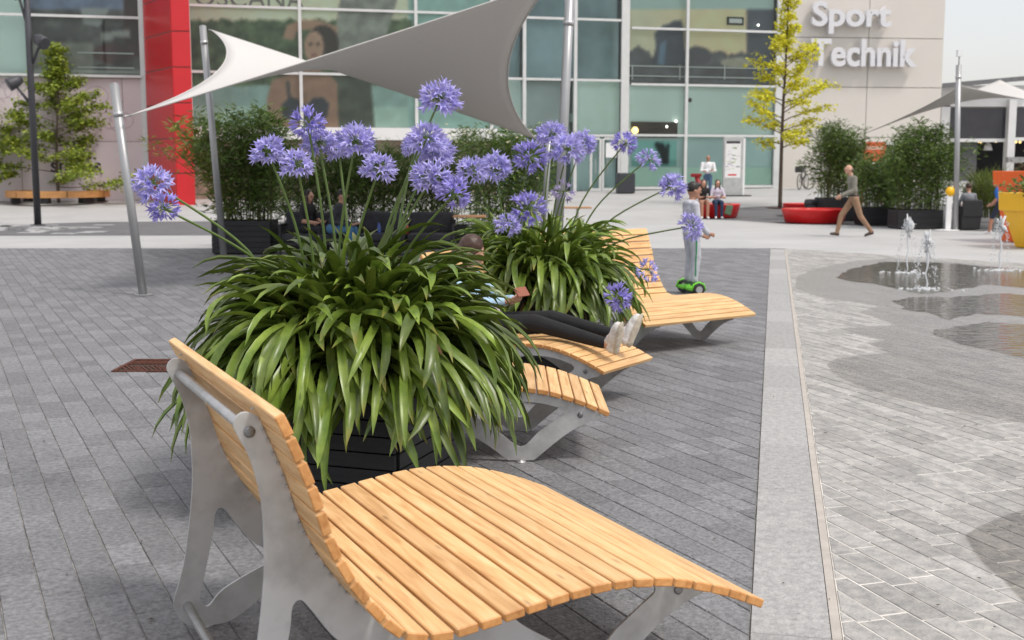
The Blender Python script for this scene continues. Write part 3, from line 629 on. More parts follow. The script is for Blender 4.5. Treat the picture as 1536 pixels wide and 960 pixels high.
sail('dark grey shade sail over the cafe terrace beside the beige wall', [AT(1441, 128, pE.y + .1), AT(1300, 199, 38), AT(1500, 120, 46), AT(1600, 158, 33)], 'shade_sail', (.14, .08, .05, .12))
# cables from sail corners to poles
# ------------------------------------------------------------------ left wing, pillar and glass front
FA = math.atan2(.2425, .970); FD = Vector((math.cos(FA), math.sin(FA), 0)); FNV = Vector((-FD.y, FD.x, 0)); F0 = Vector((4.2, 53., 0))
def fac(px, py, depth=0.):
    r = ray(px, py); o = Vector((0, 0, CAM_H)); P = F0 + FNV * depth; t = (P - o).dot(FNV) / r.dot(FNV); q = o + r * t
    return (q - F0).dot(FD), q.z
def fu(px, py=200, depth=0.): return fac(px, py, depth)[0]
def gz_at(u): return TZ((F0 + FD * u).y)
def uz_px(u, z, depth): return PROJ(F0 + FD * u + FNV * depth + Vector((0, 0, z)))
bld = thing('glass_shop_front', 'pale framed green glass shop front with window posters behind the shade sail', 'building', tuple(F0), FA)
wing = thing('hoarding_shop_front', 'dark windowed shop front with pink hoarding beside the red pillar', 'building', tuple(F0), FA)
def vbar(px, z0, z1, w, parent, d=.12, name='mullion', m=frame_m, dep=0.):
    u = fu(px); return MB().box((u, dep - d / 2 + .02, (z0 + z1) / 2), (w, d, z1 - z0)).build(name, m, parent)
def hbar(u0, u1, z, h, parent, d=.10, name='transom', m=frame_m, dep=0.):
    return MB().box(((u0 + u1) / 2, dep - d / 2 + .022, z), (u1 - u0, d, h)).build(name, m, parent)
def pane(u0, u1, z0, z1, parent, dep=0., m=None):
    return MB().box(((u0 + u1) / 2, dep + .03, (z0 + z1) / 2), (u1 - u0, .012, z1 - z0)).build('pane', m or pane_m, parent)
def back(u0, u1, z0, z1, parent, m, dep=.5, name='interior_panel'):
    return MB().box(((u0 + u1) / 2, dep, (z0 + z1) / 2), (u1 - u0, .04, z1 - z0)).build(name, m, parent)
TOPZ = 13.0
# structural body behind everything
uL, uPill, uR = fu(-700), fu(286), fu(1167)
MB().box(((uPill + uR) / 2, 6.3, TOPZ / 2 + .2), (uR - uPill, 8, TOPZ + .4)).build('building_body', greyin_m, bld)
MB().box(((uL + uPill) / 2, 6.3, TOPZ / 2 + .2), (uPill - uL - .1, 8, TOPZ + .4)).build('building_body', greyin_m, wing)
MB().box(((uPill + uR) / 2, 2, TOPZ + .45), (uR - uPill, 5.2, .3)).build('roof_edge', frame_m, bld)
MB().box(((uL + uPill) / 2, 2, TOPZ + .45), (uPill - uL - .1, 5.2, .3)).build('roof_edge', frame_m, wing)
# posters: colour laid out on a flat printed film
def poster(name, parent, u0, u1, z0, z1, dep, nx, ny, fn):
    V = []; F = []; cols = []
    for j in range(ny + 1):
        for i in range(nx + 1):
            u = u0 + (u1 - u0) * i / nx; z = z0 + (z1 - z0) * j / ny; V.append((u, dep, z)); 
            px_, py_ = uz_px(u, z, dep); acc = [0, 0, 0]
            for ox, oy in ((0, 0), (2.2, 1), (-2.2, -1), (1, -2.2), (-1, 2.2)):
                for q, val in enumerate(fn(px_ + ox, py_ + oy)): acc[q] += val / 5
            g_ = sum(acc) / 3; acc = [v * .8 + g_ * .2 for v in acc]; cols.append((*[min(.9, q ** 1.03 * 1.4) for q in srgb(*acc)], 1))
    for j in range(ny):
        for i in range(nx): a = j * (nx + 1) + i; F.append((a, a + 1, a + nx + 2, a + nx + 1))
    o = MB().add(V, F).build(name, printm, parent); ca = o.data.color_attributes.new('Col', 'FLOAT_COLOR', 'POINT'); ca.data.foreach_set('color', np.array(cols, np.float32).ravel()); return o
from mathutils import noise as mn
def nz2(x, y, s, k=0.): return mn.noise(Vector((x * s, y * s, k)))
def inside(P, x, y):
    c = False; j = len(P) - 1
    for i in range(len(P)):
        if (P[i][1] > y) != (P[j][1] > y) and x < (P[j][0] - P[i][0]) * (y - P[i][1]) / (P[j][1] - P[i][1]) + P[i][0]: c = not c
        j = i
    return c
def ell(x, y, cx, cy, rx, ry): return ((x - cx) / rx) ** 2 + ((y - cy) / ry) ** 2 < 1
def shade(c, k): return tuple(max(0, min(255, q * k)) for q in c)
def poster_lady(x, y):
    n = nz2(x, y, .06) + .5 * nz2(x, y, .15, 3)
    if y < 30 + 5 * nz2(x, 0, .07) + 3 * nz2(x, 0, .3): c = shade((226, 212, 180), 1 + .05 * n)
    elif y < 128 + 4 * n: c = shade((84, 102, 68), 1 + .38 * n)
    elif y < 160: c = shade((142, 172, 164), 1 + .1 * n)
    else: c = shade((168, 196, 182), 1 + .08 * n)
    if x > 612: c = shade((150, 186, 176), 1 + .08 * n)
    if x > 575 and 30 < y < 70 and x < 618: c = shade((96, 112, 74), 1 + .3 * n)
    if inside([(520, -30), (605, -30), (590, 20), (572, 80), (556, 120), (562, 192), (495, 192), (500, 128), (500, 70), (508, 10)], x, y): c = shade((142, 142, 130) if y < 90 else (78, 84, 70), 1 + .22 * n)
    if inside([(424, 58), (430, 38), (452, 30), (478, 30), (506, 40), (506, 52), (470, 44), (446, 46), (440, 60)], x, y): c = (176, 132, 104)
    if ell(x, y, 484, 66, 24, 28): c = (62, 48, 40)
    if inside([(402, 195), (400, 150), (408, 120), (440, 108), (490, 108), (506, 124), (508, 195)], x, y): c = shade((164, 120, 96), 1 + .08 * n)
    if inside([(456, 92), (480, 92), (482, 118), (454, 118)], x, y): c = (160, 116, 92)
    if ell(x, y, 471, 70, 15, 24): c = shade((182, 140, 114), 1 + .1 * n)
    if ell(x, y, 466, 66, 3, 2) or ell(x, y, 477, 66, 3, 2): c = (70, 52, 44)
    if ell(x, y, 471, 83, 5, 2): c = (150, 84, 76)
    if inside([(422, 158), (434, 146), (446, 148), (458, 160), (470, 147), (484, 146), (494, 156), (490, 176), (470, 181), (440, 181), (424, 176)], x, y): c = shade((58, 60, 70), 1 + .15 * n)
    if ell(x, y, 458, 150, 3, 14): c = shade(c, .85)
    if abs(x - 432 + (y - 128) * -.1) < 2 and 122 < y < 150: c = (54, 56, 66)
    return c
def poster_dusk(x, y):
    n = nz2(x, y, .05) + .4 * nz2(x, y, .2, 2)
    t = max(0, min(1, (x - 960) / 130)); c = tuple(a + (b - a) * t for a, b in zip((206, 200, 166), (240, 200, 150)))
    c = shade(c, 1 + .04 * n)
    if y > 78 + 14 * nz2(x, 0, .035) + 5 * nz2(x, 0, .2): c = shade((92, 92, 96), 1 + .3 * n)
    if inside([(978, 98), (984, 70), (982, 50), (994, 38), (1004, 36), (1008, 32), (1022, 30), (1026, 44), (1028, 98)], x, y): c = shade((74, 78, 92), 1 + .15 * n)
    if inside([(986, 96), (990, 66), (1000, 60), (996, 98)], x, y): c = (96, 124, 150)
    if ell(x, y, 1046, 84, 22, 14): c = (84, 82, 88)
    if x > 1120: c = shade((78, 82, 94), 1 + .06 * n)
    if ell(x, y, 1105, 94, 24, 8): c = shade((168, 160, 142), 1 + .2 * n)
    if y < 14: c = shade((166, 190, 182), 1)
    return c
def poster_dark(x, y):
    n = nz2(x, y, .03) + .5 * nz2(x, y, .1, 5)
    c = shade((84, 82, 78), 1 + .5 * n)
    if y < 14 and x < 185: c = shade((110, 122, 150), 1 + .2 * n)
    if x > 186 and y < 85: c = shade((66, 44, 42), 1 + .2 * n)
    if inside([(120, 12), (165, 12), (150, 40), (125, 36)], x, y): c = (150, 152, 150)
    if inside([(150, 50), (172, 46), (170, 60), (152, 62)], x, y) or inside([(170, 46), (194, 44), (196, 56), (172, 56)], x, y): c = (146, 146, 140)
    if ell(x, y, 172, 80, 34, 16): c = shade((74, 50, 50), 1 + .4 * n)
    if y > 64 and x < 140: c = shade((124, 122, 112), 1 + .25 * n)
    if abs(y - 108) < 2.2: c = (168, 172, 164)
    return c
def poster_swim(x, y):
    c = (118, 186, 176) if y < 240 else (96, 160, 152)
    if inside([(982, 218), (994, 214), (1002, 226), (1000, 246), (992, 246), (990, 232)], x, y) or ell(x, y, 986, 217, 3.5, 4) or inside([(1000, 216), (1004, 216), (1003, 246), (997, 246)], x, y): c = (40, 44, 48)
    return c
# --- glass front left of the door: mullions, transoms, panes
zsill = fac(640, 193)[1]
mull = [287, 453, 625, 737]; tz = [8.06, 5.47]
for p in mull: vbar(p, zsill, TOPZ, .13 if p > 300 else .2, bld)
for i in range(3):
    u0, u1 = fu(mull[i]) + .07, fu(mull[i + 1]) - .07; zz = [zsill + .06, 5.47 - .05, 5.47 + .05, 8.06 - .05, 8.06 + .05, 10.7, 10.8, TOPZ]
    for k in range(0, 8, 2): pane(u0, u1, zz[k], zz[k + 1], bld)
    for z in (5.47, 8.06, 10.75): hbar(fu(mull[i]) + .066, fu(mull[i + 1]) - .066, z, .1, bld)
poster('window_poster', bld, fu(290), fu(735), zsill, TOPZ - .2, .16, 230, 150, poster_lady)
o = ob('poster_lettering', text_mesh('TOSCANA', 1.15, .002, mat('grey_print', (.28, .24, .22), .6), 0, 'LEFT', .92), bld); o.matrix_local = Matrix.Translation((fu(272), .135, fac(330, 9)[1])) @ Matrix.Rotation(math.pi / 2, 4, 'X')
zs2 = fac(640, 211)[1]
MB().box(((fu(287) + fu(740)) / 2, -.35, (zsill + zs2) / 2), (fu(740) - fu(287), .8, zsill - zs2)).build('white_sill_band', white_wall, bld)
MB().box(((fu(287) + fu(740)) / 2, -.25, zs2 / 2 + .15), (fu(740) - fu(287) - .02, .6, zs2 - .304)).build('stone_plinth', brown_stone, bld)
# --- door bay
dm = [740, 786, 862, 936]; zb = lambda u: gz_at(u) - .02
for p in dm[1:]: vbar(p, zb(fu(p)), TOPZ, .14 if p < 930 else .36, bld)
bluein_m = mat('blue_grey_interior', (.30, .40, .43), .8, 0, .4, .3, detail=3)
cols_d = [[teal_m, mint_m, bluein_m, bluein_m, greyin_m], [slate_m, greyin_m, bluein_m, bluein_m, teal_m], [teal_m, mint_m, bluein_m, bluein_m, greyin_m]]
levels = [None, 3.05, 5.42, 7.98, 10.5, TOPZ]
for i in range(3):
    u0, u1 = fu(dm[i]) + .08, fu(dm[i + 1]) - (.19 if i == 2 else .08); lv = [zb(u0) + .02] + levels[1:]
    for k in range(5):
        pane(u0, u1, lv[k] + .05, lv[k + 1] - .05, bld); back(u0 - .07, u1 + .07, lv[k] + .01, lv[k + 1] - .01, bld, cols_d[i][k], .35 + .2 * ((i + k) % 3))
        hbar(u0 - .003, u1 + .003, lv[k + 1], .1, bld)
for (a, b, y0, y1) in ((886, 900, 208, 289), (904, 928, 208, 290)):
    u0, u1 = fu(a), fu(b); z0, z1 = zb(u0) + .03, fac(a, y0)[1]
    d = MB(); d.box((u0, -.06, (z0 + z1) / 2), (.1, .08, z1 - z0)).box((u1, -.06, (z0 + z1) / 2), (.1, .08, z1 - z0)).box(((u0 + u1) / 2, -.062, z1), (u1 - u0 - .1, .078, .1)).box(((u0 + u1) / 2, -.062, z0 + .06), (u1 - u0 - .1, .078, .12))
    dr = d.build('door', frame_m, bld); MB().box((u0 + .18, -.14, 1.7), (.03, .04, .7)).build('handle', pipe_m, dr)
u_, z_ = fac(902, 225); MB().box((u_ + .45, -.02, z_), (.5, .01, .65)).build('notice_sheet', white_pl, bld)
# interior floor line and railing behind the glass
hbar(fu(742), fu(930), 3.85, .35, bld, .05, 'interior_balustrade', mint_m, .9)
# --- right bay
rb = [943, 1028, 1165]
for p in rb[1:]: vbar(p, zb(fu(p)), TOPZ, .13 if p < 1100 else .3, bld)
lv0 = [None, 3.08, 5.28, 7.68, 10.2, TOPZ]
for i in range(2):
    u0, u1 = fu(rb[i]) + .07, fu(rb[i + 1]) - (.07 if i == 0 else .16); lv = [zb(u1) + .1] + lv0[1:]
    for k in range(5):
        pane(u0, u1, lv[k] + .05, lv[k + 1] - .05, bld); hbar(u0 - .003, u1 + .003, lv[k + 1], .1, bld)
        if k in (0, 1, 4): back(u0 - .05, u1 + .06, lv[k] + .01, lv[k + 1] - .01, bld, mint_m if k else teal_m, .22)
    hbar(u0 - .003, u1 + .003, lv[0], .12, bld)
    ub, zk = fac((rb[i] + rb[i + 1]) / 2, 251); back(u0, u1, lv[0] + .07, zk, bld, mat('mint_kick_panel', (.58, .82, .70), .7, 0, .05, .5), .12, 'kick_panel')
poster('window_poster', bld, fu(946), fu(1160), 5.40, 10.1, .30, 120, 90, poster_dusk)
poster('window_poster', bld, fu(950), fu(1017), fac(980, 249)[1], fac(980, 211)[1], .14, 60, 36, poster_swim).location.y = -.0
u0, z0 = fac(948, 206); u1, z1 = fac(1018, 183); back(u0, u1, z0, z1, bld, mat('brown_interior', (.07, .05, .045), .8, 0, .4, .6), .14)
for (x, y) in ((1013, 182), (999, 190), (1136, 38)):
    u, z = fac(x, y, .2); MB().lathe([(0, -.06), (.06, 0), (0, .06)], 12, (u, .105, z)).build('spot_lamp', wlamp_on, bld)
u, z = fac(945, 196, .3); MB().lathe([(0, -.17), (.14, -.08), (.16, .04), (.08, .15), (0, .16)], 16, (u + .15, .085, z)).build('pendant_lamp', lamp_on, bld)
for (x, y) in ((1035, 150), (1127, 151)):
    u, z = fac(x, y); MB().lathe([(0, -.02), (.1, 0), (0, .02)], 12).build('glass_fixing', dark_in, bld).matrix_local = Matrix.Translation((u, .02, z)) @ Matrix.Rotation(math.pi / 2, 4, 'X')
u0, z0 = fac(1094, 36); u1, z1 = fac(1119, 25)
fr = MB().box(((u0 + u1) / 2, .24, (z0 + z1) / 2), (u1 - u0, .05, z1 - z0)).build('framed_sign', dark_in, bld); MB().box(((u0 + u1) / 2, .212, (z0 + z1) / 2), ((u1 - u0) * .78, .004, (z1 - z0) * .55)).build('sign_face', white_pl, fr)
for y in (97, 112):
    u0, z0 = fac(947, y, -.3); u1, _ = fac(1160, y, -.3); MB().box(((u0 + u1) / 2, .22, z0), (u1 - u0, .03, .05)).build('inner_rail', frame_m, bld)
for x in (950, 1021, 1088): MB().box((fu(x), .22, fac(x, 108)[1]), (.05, .032, fac(x, 97)[1] - fac(x, 119)[1])).build('inner_rail_post', frame_m, bld)
# --- red pillar: a wedge standing out in front of the glass
qL, qN, qR = AT(221, 200, 48.1), AT(262, 200, 45.3), AT(290, 200, 45.4); qB = AT(287, 200, 48.9)
pil = thing('red_pillar', 'tall glossy red clad pillar beside the glass shop front', 'pillar', (qN.x, qN.y, 0))
def inset(P, d):
    c = sum((Vector(p[:2]) for p in P), Vector((0, 0))) / len(P); return [tuple(c + (Vector(p[:2]) - c) * (1 - d)) for p in P]
MB().prism(inset([qL, qN, qR, qB], .04), -.1, TOPZ).build('core', joint_m, pil, False, True)
zlev = [-.1, 1.45] + [1.45 + 1.305 * k for k in range(1, 10)]
for k in range(len(zlev) - 1):
    z0, z1 = zlev[k] + .02, zlev[k + 1] - .02
    for a_, b_, nm in ((qL, qN, 'side_panel'), (qN, qR, 'front_panel'), (qR, qB, 'side_panel')):
        d_ = (b_ - a_); d_.z = 0; n_ = Vector((d_.y, -d_.x, 0)).normalized(); m_ = (a_ + b_) / 2 - n_ * .03
        MB().box((m_.x, m_.y, (z0 + z1) / 2), (d_.length - .035, .06, z1 - z0), Matrix.Rotation(math.atan2(d_.y, d_.x), 3, 'Z')).build(nm, red_panel, pil, False, True)
# --- wing left of the pillar
uM = fu(219); zt = fac(150, 117)[1]
for (px, w) in ((218, .2), (52, .1)): vbar(px, zt if px < 200 else gz_at(uM) - .02, TOPZ, w, wing)
for (a, b) in ((-500, 52), (52, 218)):
    u0, u1 = fu(a) + .06, fu(b) - .1
    for (z0, z1) in ((zt + .12, fac(100, 24)[1] - .05), (fac(100, 24)[1] + .05, 10.6), (10.7, TOPZ)): pane(u0, u1, z0, z1, wing)
    for z in (fac(100, 24)[1], 10.65): hbar(u0 - .003, u1 + .003, z, .1, wing)
poster('window_poster', wing, fu(54), fu(214), zt, TOPZ - .2, .2, 120, 90, poster_dark)
back(fu(-500), fu(52), zt, TOPZ, wing, mint_m, .6)
for y in (78, 100): u0, z0 = fac(115, y, -.05); MB().box(((u0 + fu(205)) / 2, .15, z0), (fu(205) - u0, .03, .045)).build('inner_rail', frame_m, wing)
hz = [gz_at(fu(100)) - .03, fac(100, 212)[1], zt]
hb = [-500, -300, -120, 30, 186, 216]
for i in range(5):
    for k in range(2):
        u0, u1 = fu(hb[i]), fu(hb[i + 1]); MB().box(((u0 + u1) / 2, -.02, (hz[k] + hz[k + 1]) / 2), (u1 - u0 - .02, .06, hz[k + 1] - hz[k] - .02)).build('hoarding_panel', pink_wall if k else mat('pale_pink_hoarding', (.66, .60, .62), .6, 0, .04, .8), wing)
MB().box(((fu(-500) + fu(216)) / 2, .1, (hz[0] + hz[2]) / 2), (fu(216) - fu(-500), .1, hz[2] - hz[0])).build('hoarding_backing', joint_m, wing)
MB().box(((fu(-500) + fu(216)) / 2, -.12, zt + .06), (fu(216) - fu(-500), .3, .1)).build('ledge', frame_m, wing)
o = ob('hoarding_lettering', text_mesh('snipes', 1.0, .003, dark_text, .02), wing); sc_ = (fu(150) - fu(73)) / max(v.co.x for v in o.data.vertices); o.data.transform(Matrix.Diagonal((sc_, sc_, 1, 1))); o.matrix_local = Matrix.Translation((fu(73), -.056, fac(100, 258)[1])) @ Matrix.Rotation(math.pi / 2, 4, 'X')
rs = random.Random(4)
for i in range(9):
    x = rs.uniform(-40, 205); y = rs.uniform(130, 195); u, z = fac(x, y); pts = []
    for k in range(22): t = k * .5; pts.append((u + (.1 + .035 * t) * math.cos(t) * 1.2, -.0545, z + (.1 + .035 * t) * math.sin(t)))
    MB().tube(pts, .012, 4).build('printed_swirl', mat('mauve_print', (.50, .43, .47), .6), wing)
# ------------------------------------------------------------------ beige wall with letters
WA = R_(6); WD = Vector((math.cos(WA), math.sin(WA), 0)); W0 = F0 + FD * (fu(1167)) + Vector((0.02, .1, 0)); WN = Vector((-WD.y, WD.x, 0))
def wal(px, py, depth=0.):
    r = ray(px, py); o = Vector((0, 0, CAM_H)); P = W0 + WN * depth; t = (P - o).dot(WN) / r.dot(WN); q = o + r * t
    return (q - W0).dot(WD), q.z
wl = thing('beige_building', 'beige panelled building with large pale letters Sport Technik', 'building', tuple(W0), WA)
ue = wal(1416, 60)[0]; vj = wal(1303, 60)[0]
zj = [.3, wal(1300, 206)[1], wal(1300, 131)[1], wal(1300, 57)[1], wal(1300, 57)[1] + 2.27, 13.6]
for (u0, u1) in ((0, vj), (vj, ue)):
    for k in range(5): MB().box(((u0 + u1) / 2, .05, (zj[k] + zj[k + 1]) / 2), (u1 - u0 - .03, .1, zj[k + 1] - zj[k] - .03)).build('wall_panel', beige_wall, wl)
MB().box((ue / 2, 5.1, 6.9), (ue - .02, 10, 13.3)).build('building_body', mat('beige_body', (.40, .38, .35), .85), wl)
MB().box((ue / 2, .9, 13.75), (ue + .2, 2.2, .3)).build('coping', frame_m, wl)
for body, x, y in (('Sport', 1213, 39), ('Technik', 1211, 98.5)):
    u, z = wal(x, y); tgt = wal(1331 if body == 'Sport' else 1369, y)[0] - u
    me = text_mesh(body, 1.62, .14, letter_m, .045); wdt = max(v.co.x for v in me.vertices) - min(v.co.x for v in me.vertices)
    x0 = min(v.co.x for v in me.vertices)
    cap = max(v.co.y for v in me.vertices); want = wal(x, 3 if body == 'Sport' else 59)[1] - z
    for v in me.vertices: v.co.x = (v.co.x - x0) * tgt / wdt; v.co.y *= want / cap
    o = ob('sign_letters', me, wl); o.matrix_local = Matrix.Translation((u, -.30, z)) @ Matrix.Rotation(math.pi / 2, 4, 'X')
# white side door in that wall
u0, z1 = wal(1319, 212); u1, _ = wal(1366, 212); zg = .6
dr = MB().box(((u0 + u1) / 2, -.05, (zg + z1) / 2), (u1 - u0, .1, z1 - zg)).build('door_frame', white_pl, wl)
for a, b in ((1323, 1336), (1341, 1361)):
    p0, p1 = wal(a, 220)[0], wal(b, 220)[0]; MB().box(((p0 + p1) / 2, -.105, (zg + z1) / 2 + .1), (p1 - p0, .02, z1 - zg - .55)).build('door_pane', mat('brown_glass', (.05, .022, .02), .1, 0, .2, 2), dr)
# ------------------------------------------------------------------ low cafe building on the right
CY = 60.
cz = lambda y: AT(1470, y, CY).z
cx = lambda x: AT(x, 200, CY).x
cafe = thing('cafe_building', 'low white cafe building with dark glazing and hanging lamps', 'building', (cx(1470), CY, 0))
def cbox(x0, x1, y0, y1, d, name, m, dep=0.):
    return MB().box(((cx(x0) + cx(x1)) / 2, CY + dep, (cz(y0) + cz(y1)) / 2), (cx(x1) - cx(x0), d, cz(y0) - cz(y1))).build(name, m, cafe, False, True)
cbox(1411, 1900, 128, 158, .5, 'fascia', white_wall, .25); cbox(1411, 1424, 158, 302, .4, 'corner_pier', white_wall, .2)
cbox(1424, 1900, 158, 302, .1, 'dark_back_wall', dark_in, 3.2); cbox(1411, 1900, 158, 160, 3.4, 'soffit', white_wall, 1.7)
cbox(1424, 1509, 162, 208, .02, 'upper_pane', mat('smoked_glass', (.045, .045, .055), .12, 0, .2, 1), .05); cbox(1519, 1900, 162, 205, .02, 'upper_pane', MATS['smoked_glass'], .05)
cbox(1424, 1509, 208, 213, .12, 'transom', white_wall, .02); cbox(1519, 1900, 206, 211, .12, 'transom', white_wall, .02)
cbox(1508, 1519, 150, 302, .5, 'column', white_wall, -.1)
cbox(1440, 1470, 213, 285, .06, 'grey_partition', mat('grey_partition', (.10, .10, .11), .7), .3)
MB().add([AT(1413, 132, CY - .6), AT(1560, 119, CY - .6), AT(1560, 112, CY - .6), AT(1413, 125, CY - .6), AT(1413, 132, CY + 4), AT(1560, 119, CY + 4), AT(1560, 112, CY + 4), AT(1413, 125, CY + 4)], [(0, 1, 2, 3), (4, 7, 6, 5), (0, 4, 5, 1), (3, 2, 6, 7), (0, 3, 7, 4), (1, 5, 6, 2)]).build('roof_edge', mat('grey_roof_edge', (.16, .16, .165), .7), cafe, False, True)
for (x, y) in ((1450, 213), (1458, 216), (1468, 212), (1471, 213), (1494, 212), (1505, 211), (1524, 213), (1530, 213)):
    p = AT(x, y, CY + .8); MB().lathe([(0, -.08), (.075, 0), (0, .08)], 12, tuple(p)).build('bulb', lamp_on, cafe, True, True)
p = AT(1482, 218, CY + .7); MB().lathe([(.22, -.25), (.16, .0), (.07, .12), (.05, .3), (.0, .3)], 16, tuple(p)).build('pendant_lamp', white_pl, cafe, True, True)
cbox(1500, 1560, 236, 244, .3, 'parapet', mat('grey_parapet', (.3, .3, .3), .8), -1.)
# ------------------------------------------------------------------ foliage
def kites(P, D, U, L, Wd):
    """leaf kites: positions P, directions D, side vectors U, lengths L, widths"""
    n = len(P); V = np.empty((n, 4, 3), np.float32)
    V[:, 0] = P; V[:, 1] = P + D * L[:, None] * .4 + U * Wd[:, None] * .5; V[:, 2] = P + D * L[:, None]; V[:, 3] = P + D * L[:, None] * .4 - U * Wd[:, None] * .5
    droop = np.cross(D, U); V[:, 2] += -np.abs(droop) * 0 ; F = np.arange(n * 4, dtype=np.int32).reshape(n, 4)
    return V.reshape(-1, 3), F
def unit(a): return a / (np.linalg.norm(a, axis=1, keepdims=True) + 1e-9)
def bush(label, c, w, d, h, z0, canes, leaves, m, name='bamboo', ll=(.12, .22), lw=.028, group='bamboo and hedge shrubs in planters', flare=.35, up=.1, cat='shrub', flowers=0, lean=(0, 0), dome=.1):
    """c: base centre (ground); canes rise from a w x d box at height z0 to about h"""
    base = Vector((c[0], c[1], TZ(c[1]) + z0)); root = thing(name, label, cat, tuple(base), 0, group)
    st = MB(); P = []; D = []
    for i in range(canes):
        bx, by = random.uniform(-w / 2, w / 2), random.uniform(-d / 2, d / 2); H_ = (h - z0) * random.uniform(.62, 1.04) * (1 - dome * (2 * bx / w) ** 2)
        tx = bx * (1 + flare) + random.gauss(0, .16 * w + .05); ty = by * (1 + flare) + random.gauss(0, .16 * d + .05) + lean[1]; tx += lean[0] * random.uniform(.4, 1.2)
        pts = cat_rom([(bx, by, 0), (bx * .8 + tx * .2, by * .8 + ty * .2, H_ * .45), (tx * .75 + bx * .25, ty * .75 + by * .25, H_ * .82), (tx * 1.05, ty * 1.05, H_)], 4)
        st.tube(pts, [.010 - .006 * k / (len(pts) - 1) for k in range(len(pts))], 4, False)
        n = leaves // canes
        for k in range(n):
            t = random.random() ** .8 * .93 + .07; q = pts[min(len(pts) - 1, int(t * (len(pts) - 1)))].lerp(pts[min(len(pts) - 1, int(t * (len(pts) - 1)) + 1)], random.random())
            a = random.uniform(0, 6.283); rr = abs(random.gauss(0, .13)) * (1.25 - .6 * t) * (.6 + .5 * w)
            P.append((q.x + rr * math.cos(a), q.y + rr * math.sin(a), max(.0, q.z + random.gauss(0, .07)))); D.append((math.cos(a), math.sin(a), random.gauss(up, .55)))
    P = np.array(P, np.float32); D = unit(np.array(D, np.float32)); U = unit(np.cross(D, rng.normal(size=D.shape)))
    L = rng.uniform(ll[0], ll[1], len(P)); V, F = kites(P, D, U, L, np.full(len(P), lw) * rng.uniform(.7, 1.3, len(P)))
    st.build('stems', cane_m, root); o = ob('foliage', fast_mesh('foliage', V, F, m), root)
    if flowers:
        fl = MB()
        for i in range(flowers):
            q = P[random.randrange(len(P))]; fl.lathe([(0, -.02), (.035, 0), (0, .02)], 5, (q[0] * 1.05, q[1] * 1.1 - .1, q[2] + .06))
        fl.build('blossoms', mat('cream_blossom', (.62, .58, .40), .7, rnd=.2), root)
    return root
def px_x(px, Y): return AT(px, 300, Y).x
def boxplanter(label, x0, x1, ytop, Y, d, h=None):
    h = h or AT(768, ytop, Y).z - TZ(Y); a, b = px_x(x0, Y), px_x(x1, Y); return planter(label, ((a + b) / 2, Y + d / 2), 0, b - a, h, 6, 'black slatted planter boxes', 'planter_box', d), ((a + b) / 2, Y + d / 2), b - a, h
# left bamboo behind pole
r_, c_, w_, h_ = boxplanter('black planter box with tall bamboo, behind the grey sail pole', 316, 404, 331, 23.0, .8)
bush('tall dark bamboo beside the red pillar, arching over the sail pole', c_, w_ * .95, .7, 2.75, h_, 46, 9000, bamboo_m, flare=.55)
bush('thin yellowish bamboo shoots reaching sideways in front of the red pillar', (c_[0] - .35, c_[1]), .3, .5, 2.6, h_, 16, 1500, mat('pale_bamboo_leaf', (.12, .17, .02), .5, 0, 0, 3, col2=(.25, .24, .04), rnd=.4, island=True, trans=.3), flare=.5, lean=(-1.0, 0))
r_, c_, w_, h_ = boxplanter('long black planter box behind the charcoal sofa', 412, 700, 338, 24.6, .7)
bush('wide dark grassy hedge growing behind the charcoal sofa', c_, w_ * .96, .6, 2.05, h_, 110, 11000, hedge_m, 'hedge', (.2, .42), .022, flare=.1, up=.7)
r_, c_, w_, h_ = boxplanter('black planter box with blossoming shrub between hedge and short pole', 702, 806, 340, 26.5, .8)
bush('leafy shrub with cream blossoms between the hedge and the short pole', c_, w_ * .95, .7, 2.55, h_, 50, 8500, bamboo_m, flare=.35, flowers=90)
# right group
r_, c_, w_, h_ = boxplanter('black planter box behind the walking man', 1233, 1292, 297, 37.6, .9)
bush('tall dense bamboo rising behind the walking man', c_, w_ * .9, .8, 3.15, h_, 60, 9500, bamboo_m, flare=.22, dome=.32)
r_, c_, w_, h_ = boxplanter('low black planter box between two tall bamboos', 1296, 1345, 311, 34.6, .9)
bush('lower grassy bamboo between the two tall bamboo clumps', c_, w_ * .95, .8, 1.95, h_, 50, 6500, bamboo_m, flare=.3, up=.4)
r_, c_, w_, h_ = boxplanter('black planter box beside the yellow-topped post', 1348, 1416, 315, 32.6, .9)
bush('widest tall bamboo in front of the cafe sail pole', (c_[0] + .1, c_[1]), w_ * 1.05, .8, 2.95, h_, 75, 11500, bamboo_m, flare=.3, dome=.3)
bush('feathery pale ornamental grass beside the orange planter', (px_x(1487, 33), 33.), .7, .6, 1.4, .3, 60, 2600, mat('pale_grass', (.10, .15, .02), .6, 0, 0, 3, col2=(.2, .25, .05), rnd=.3, island=True, trans=.2), 'ornamental_grass', (.25, .5), .014, flare=.5, up=1.2, cat='grass plant')
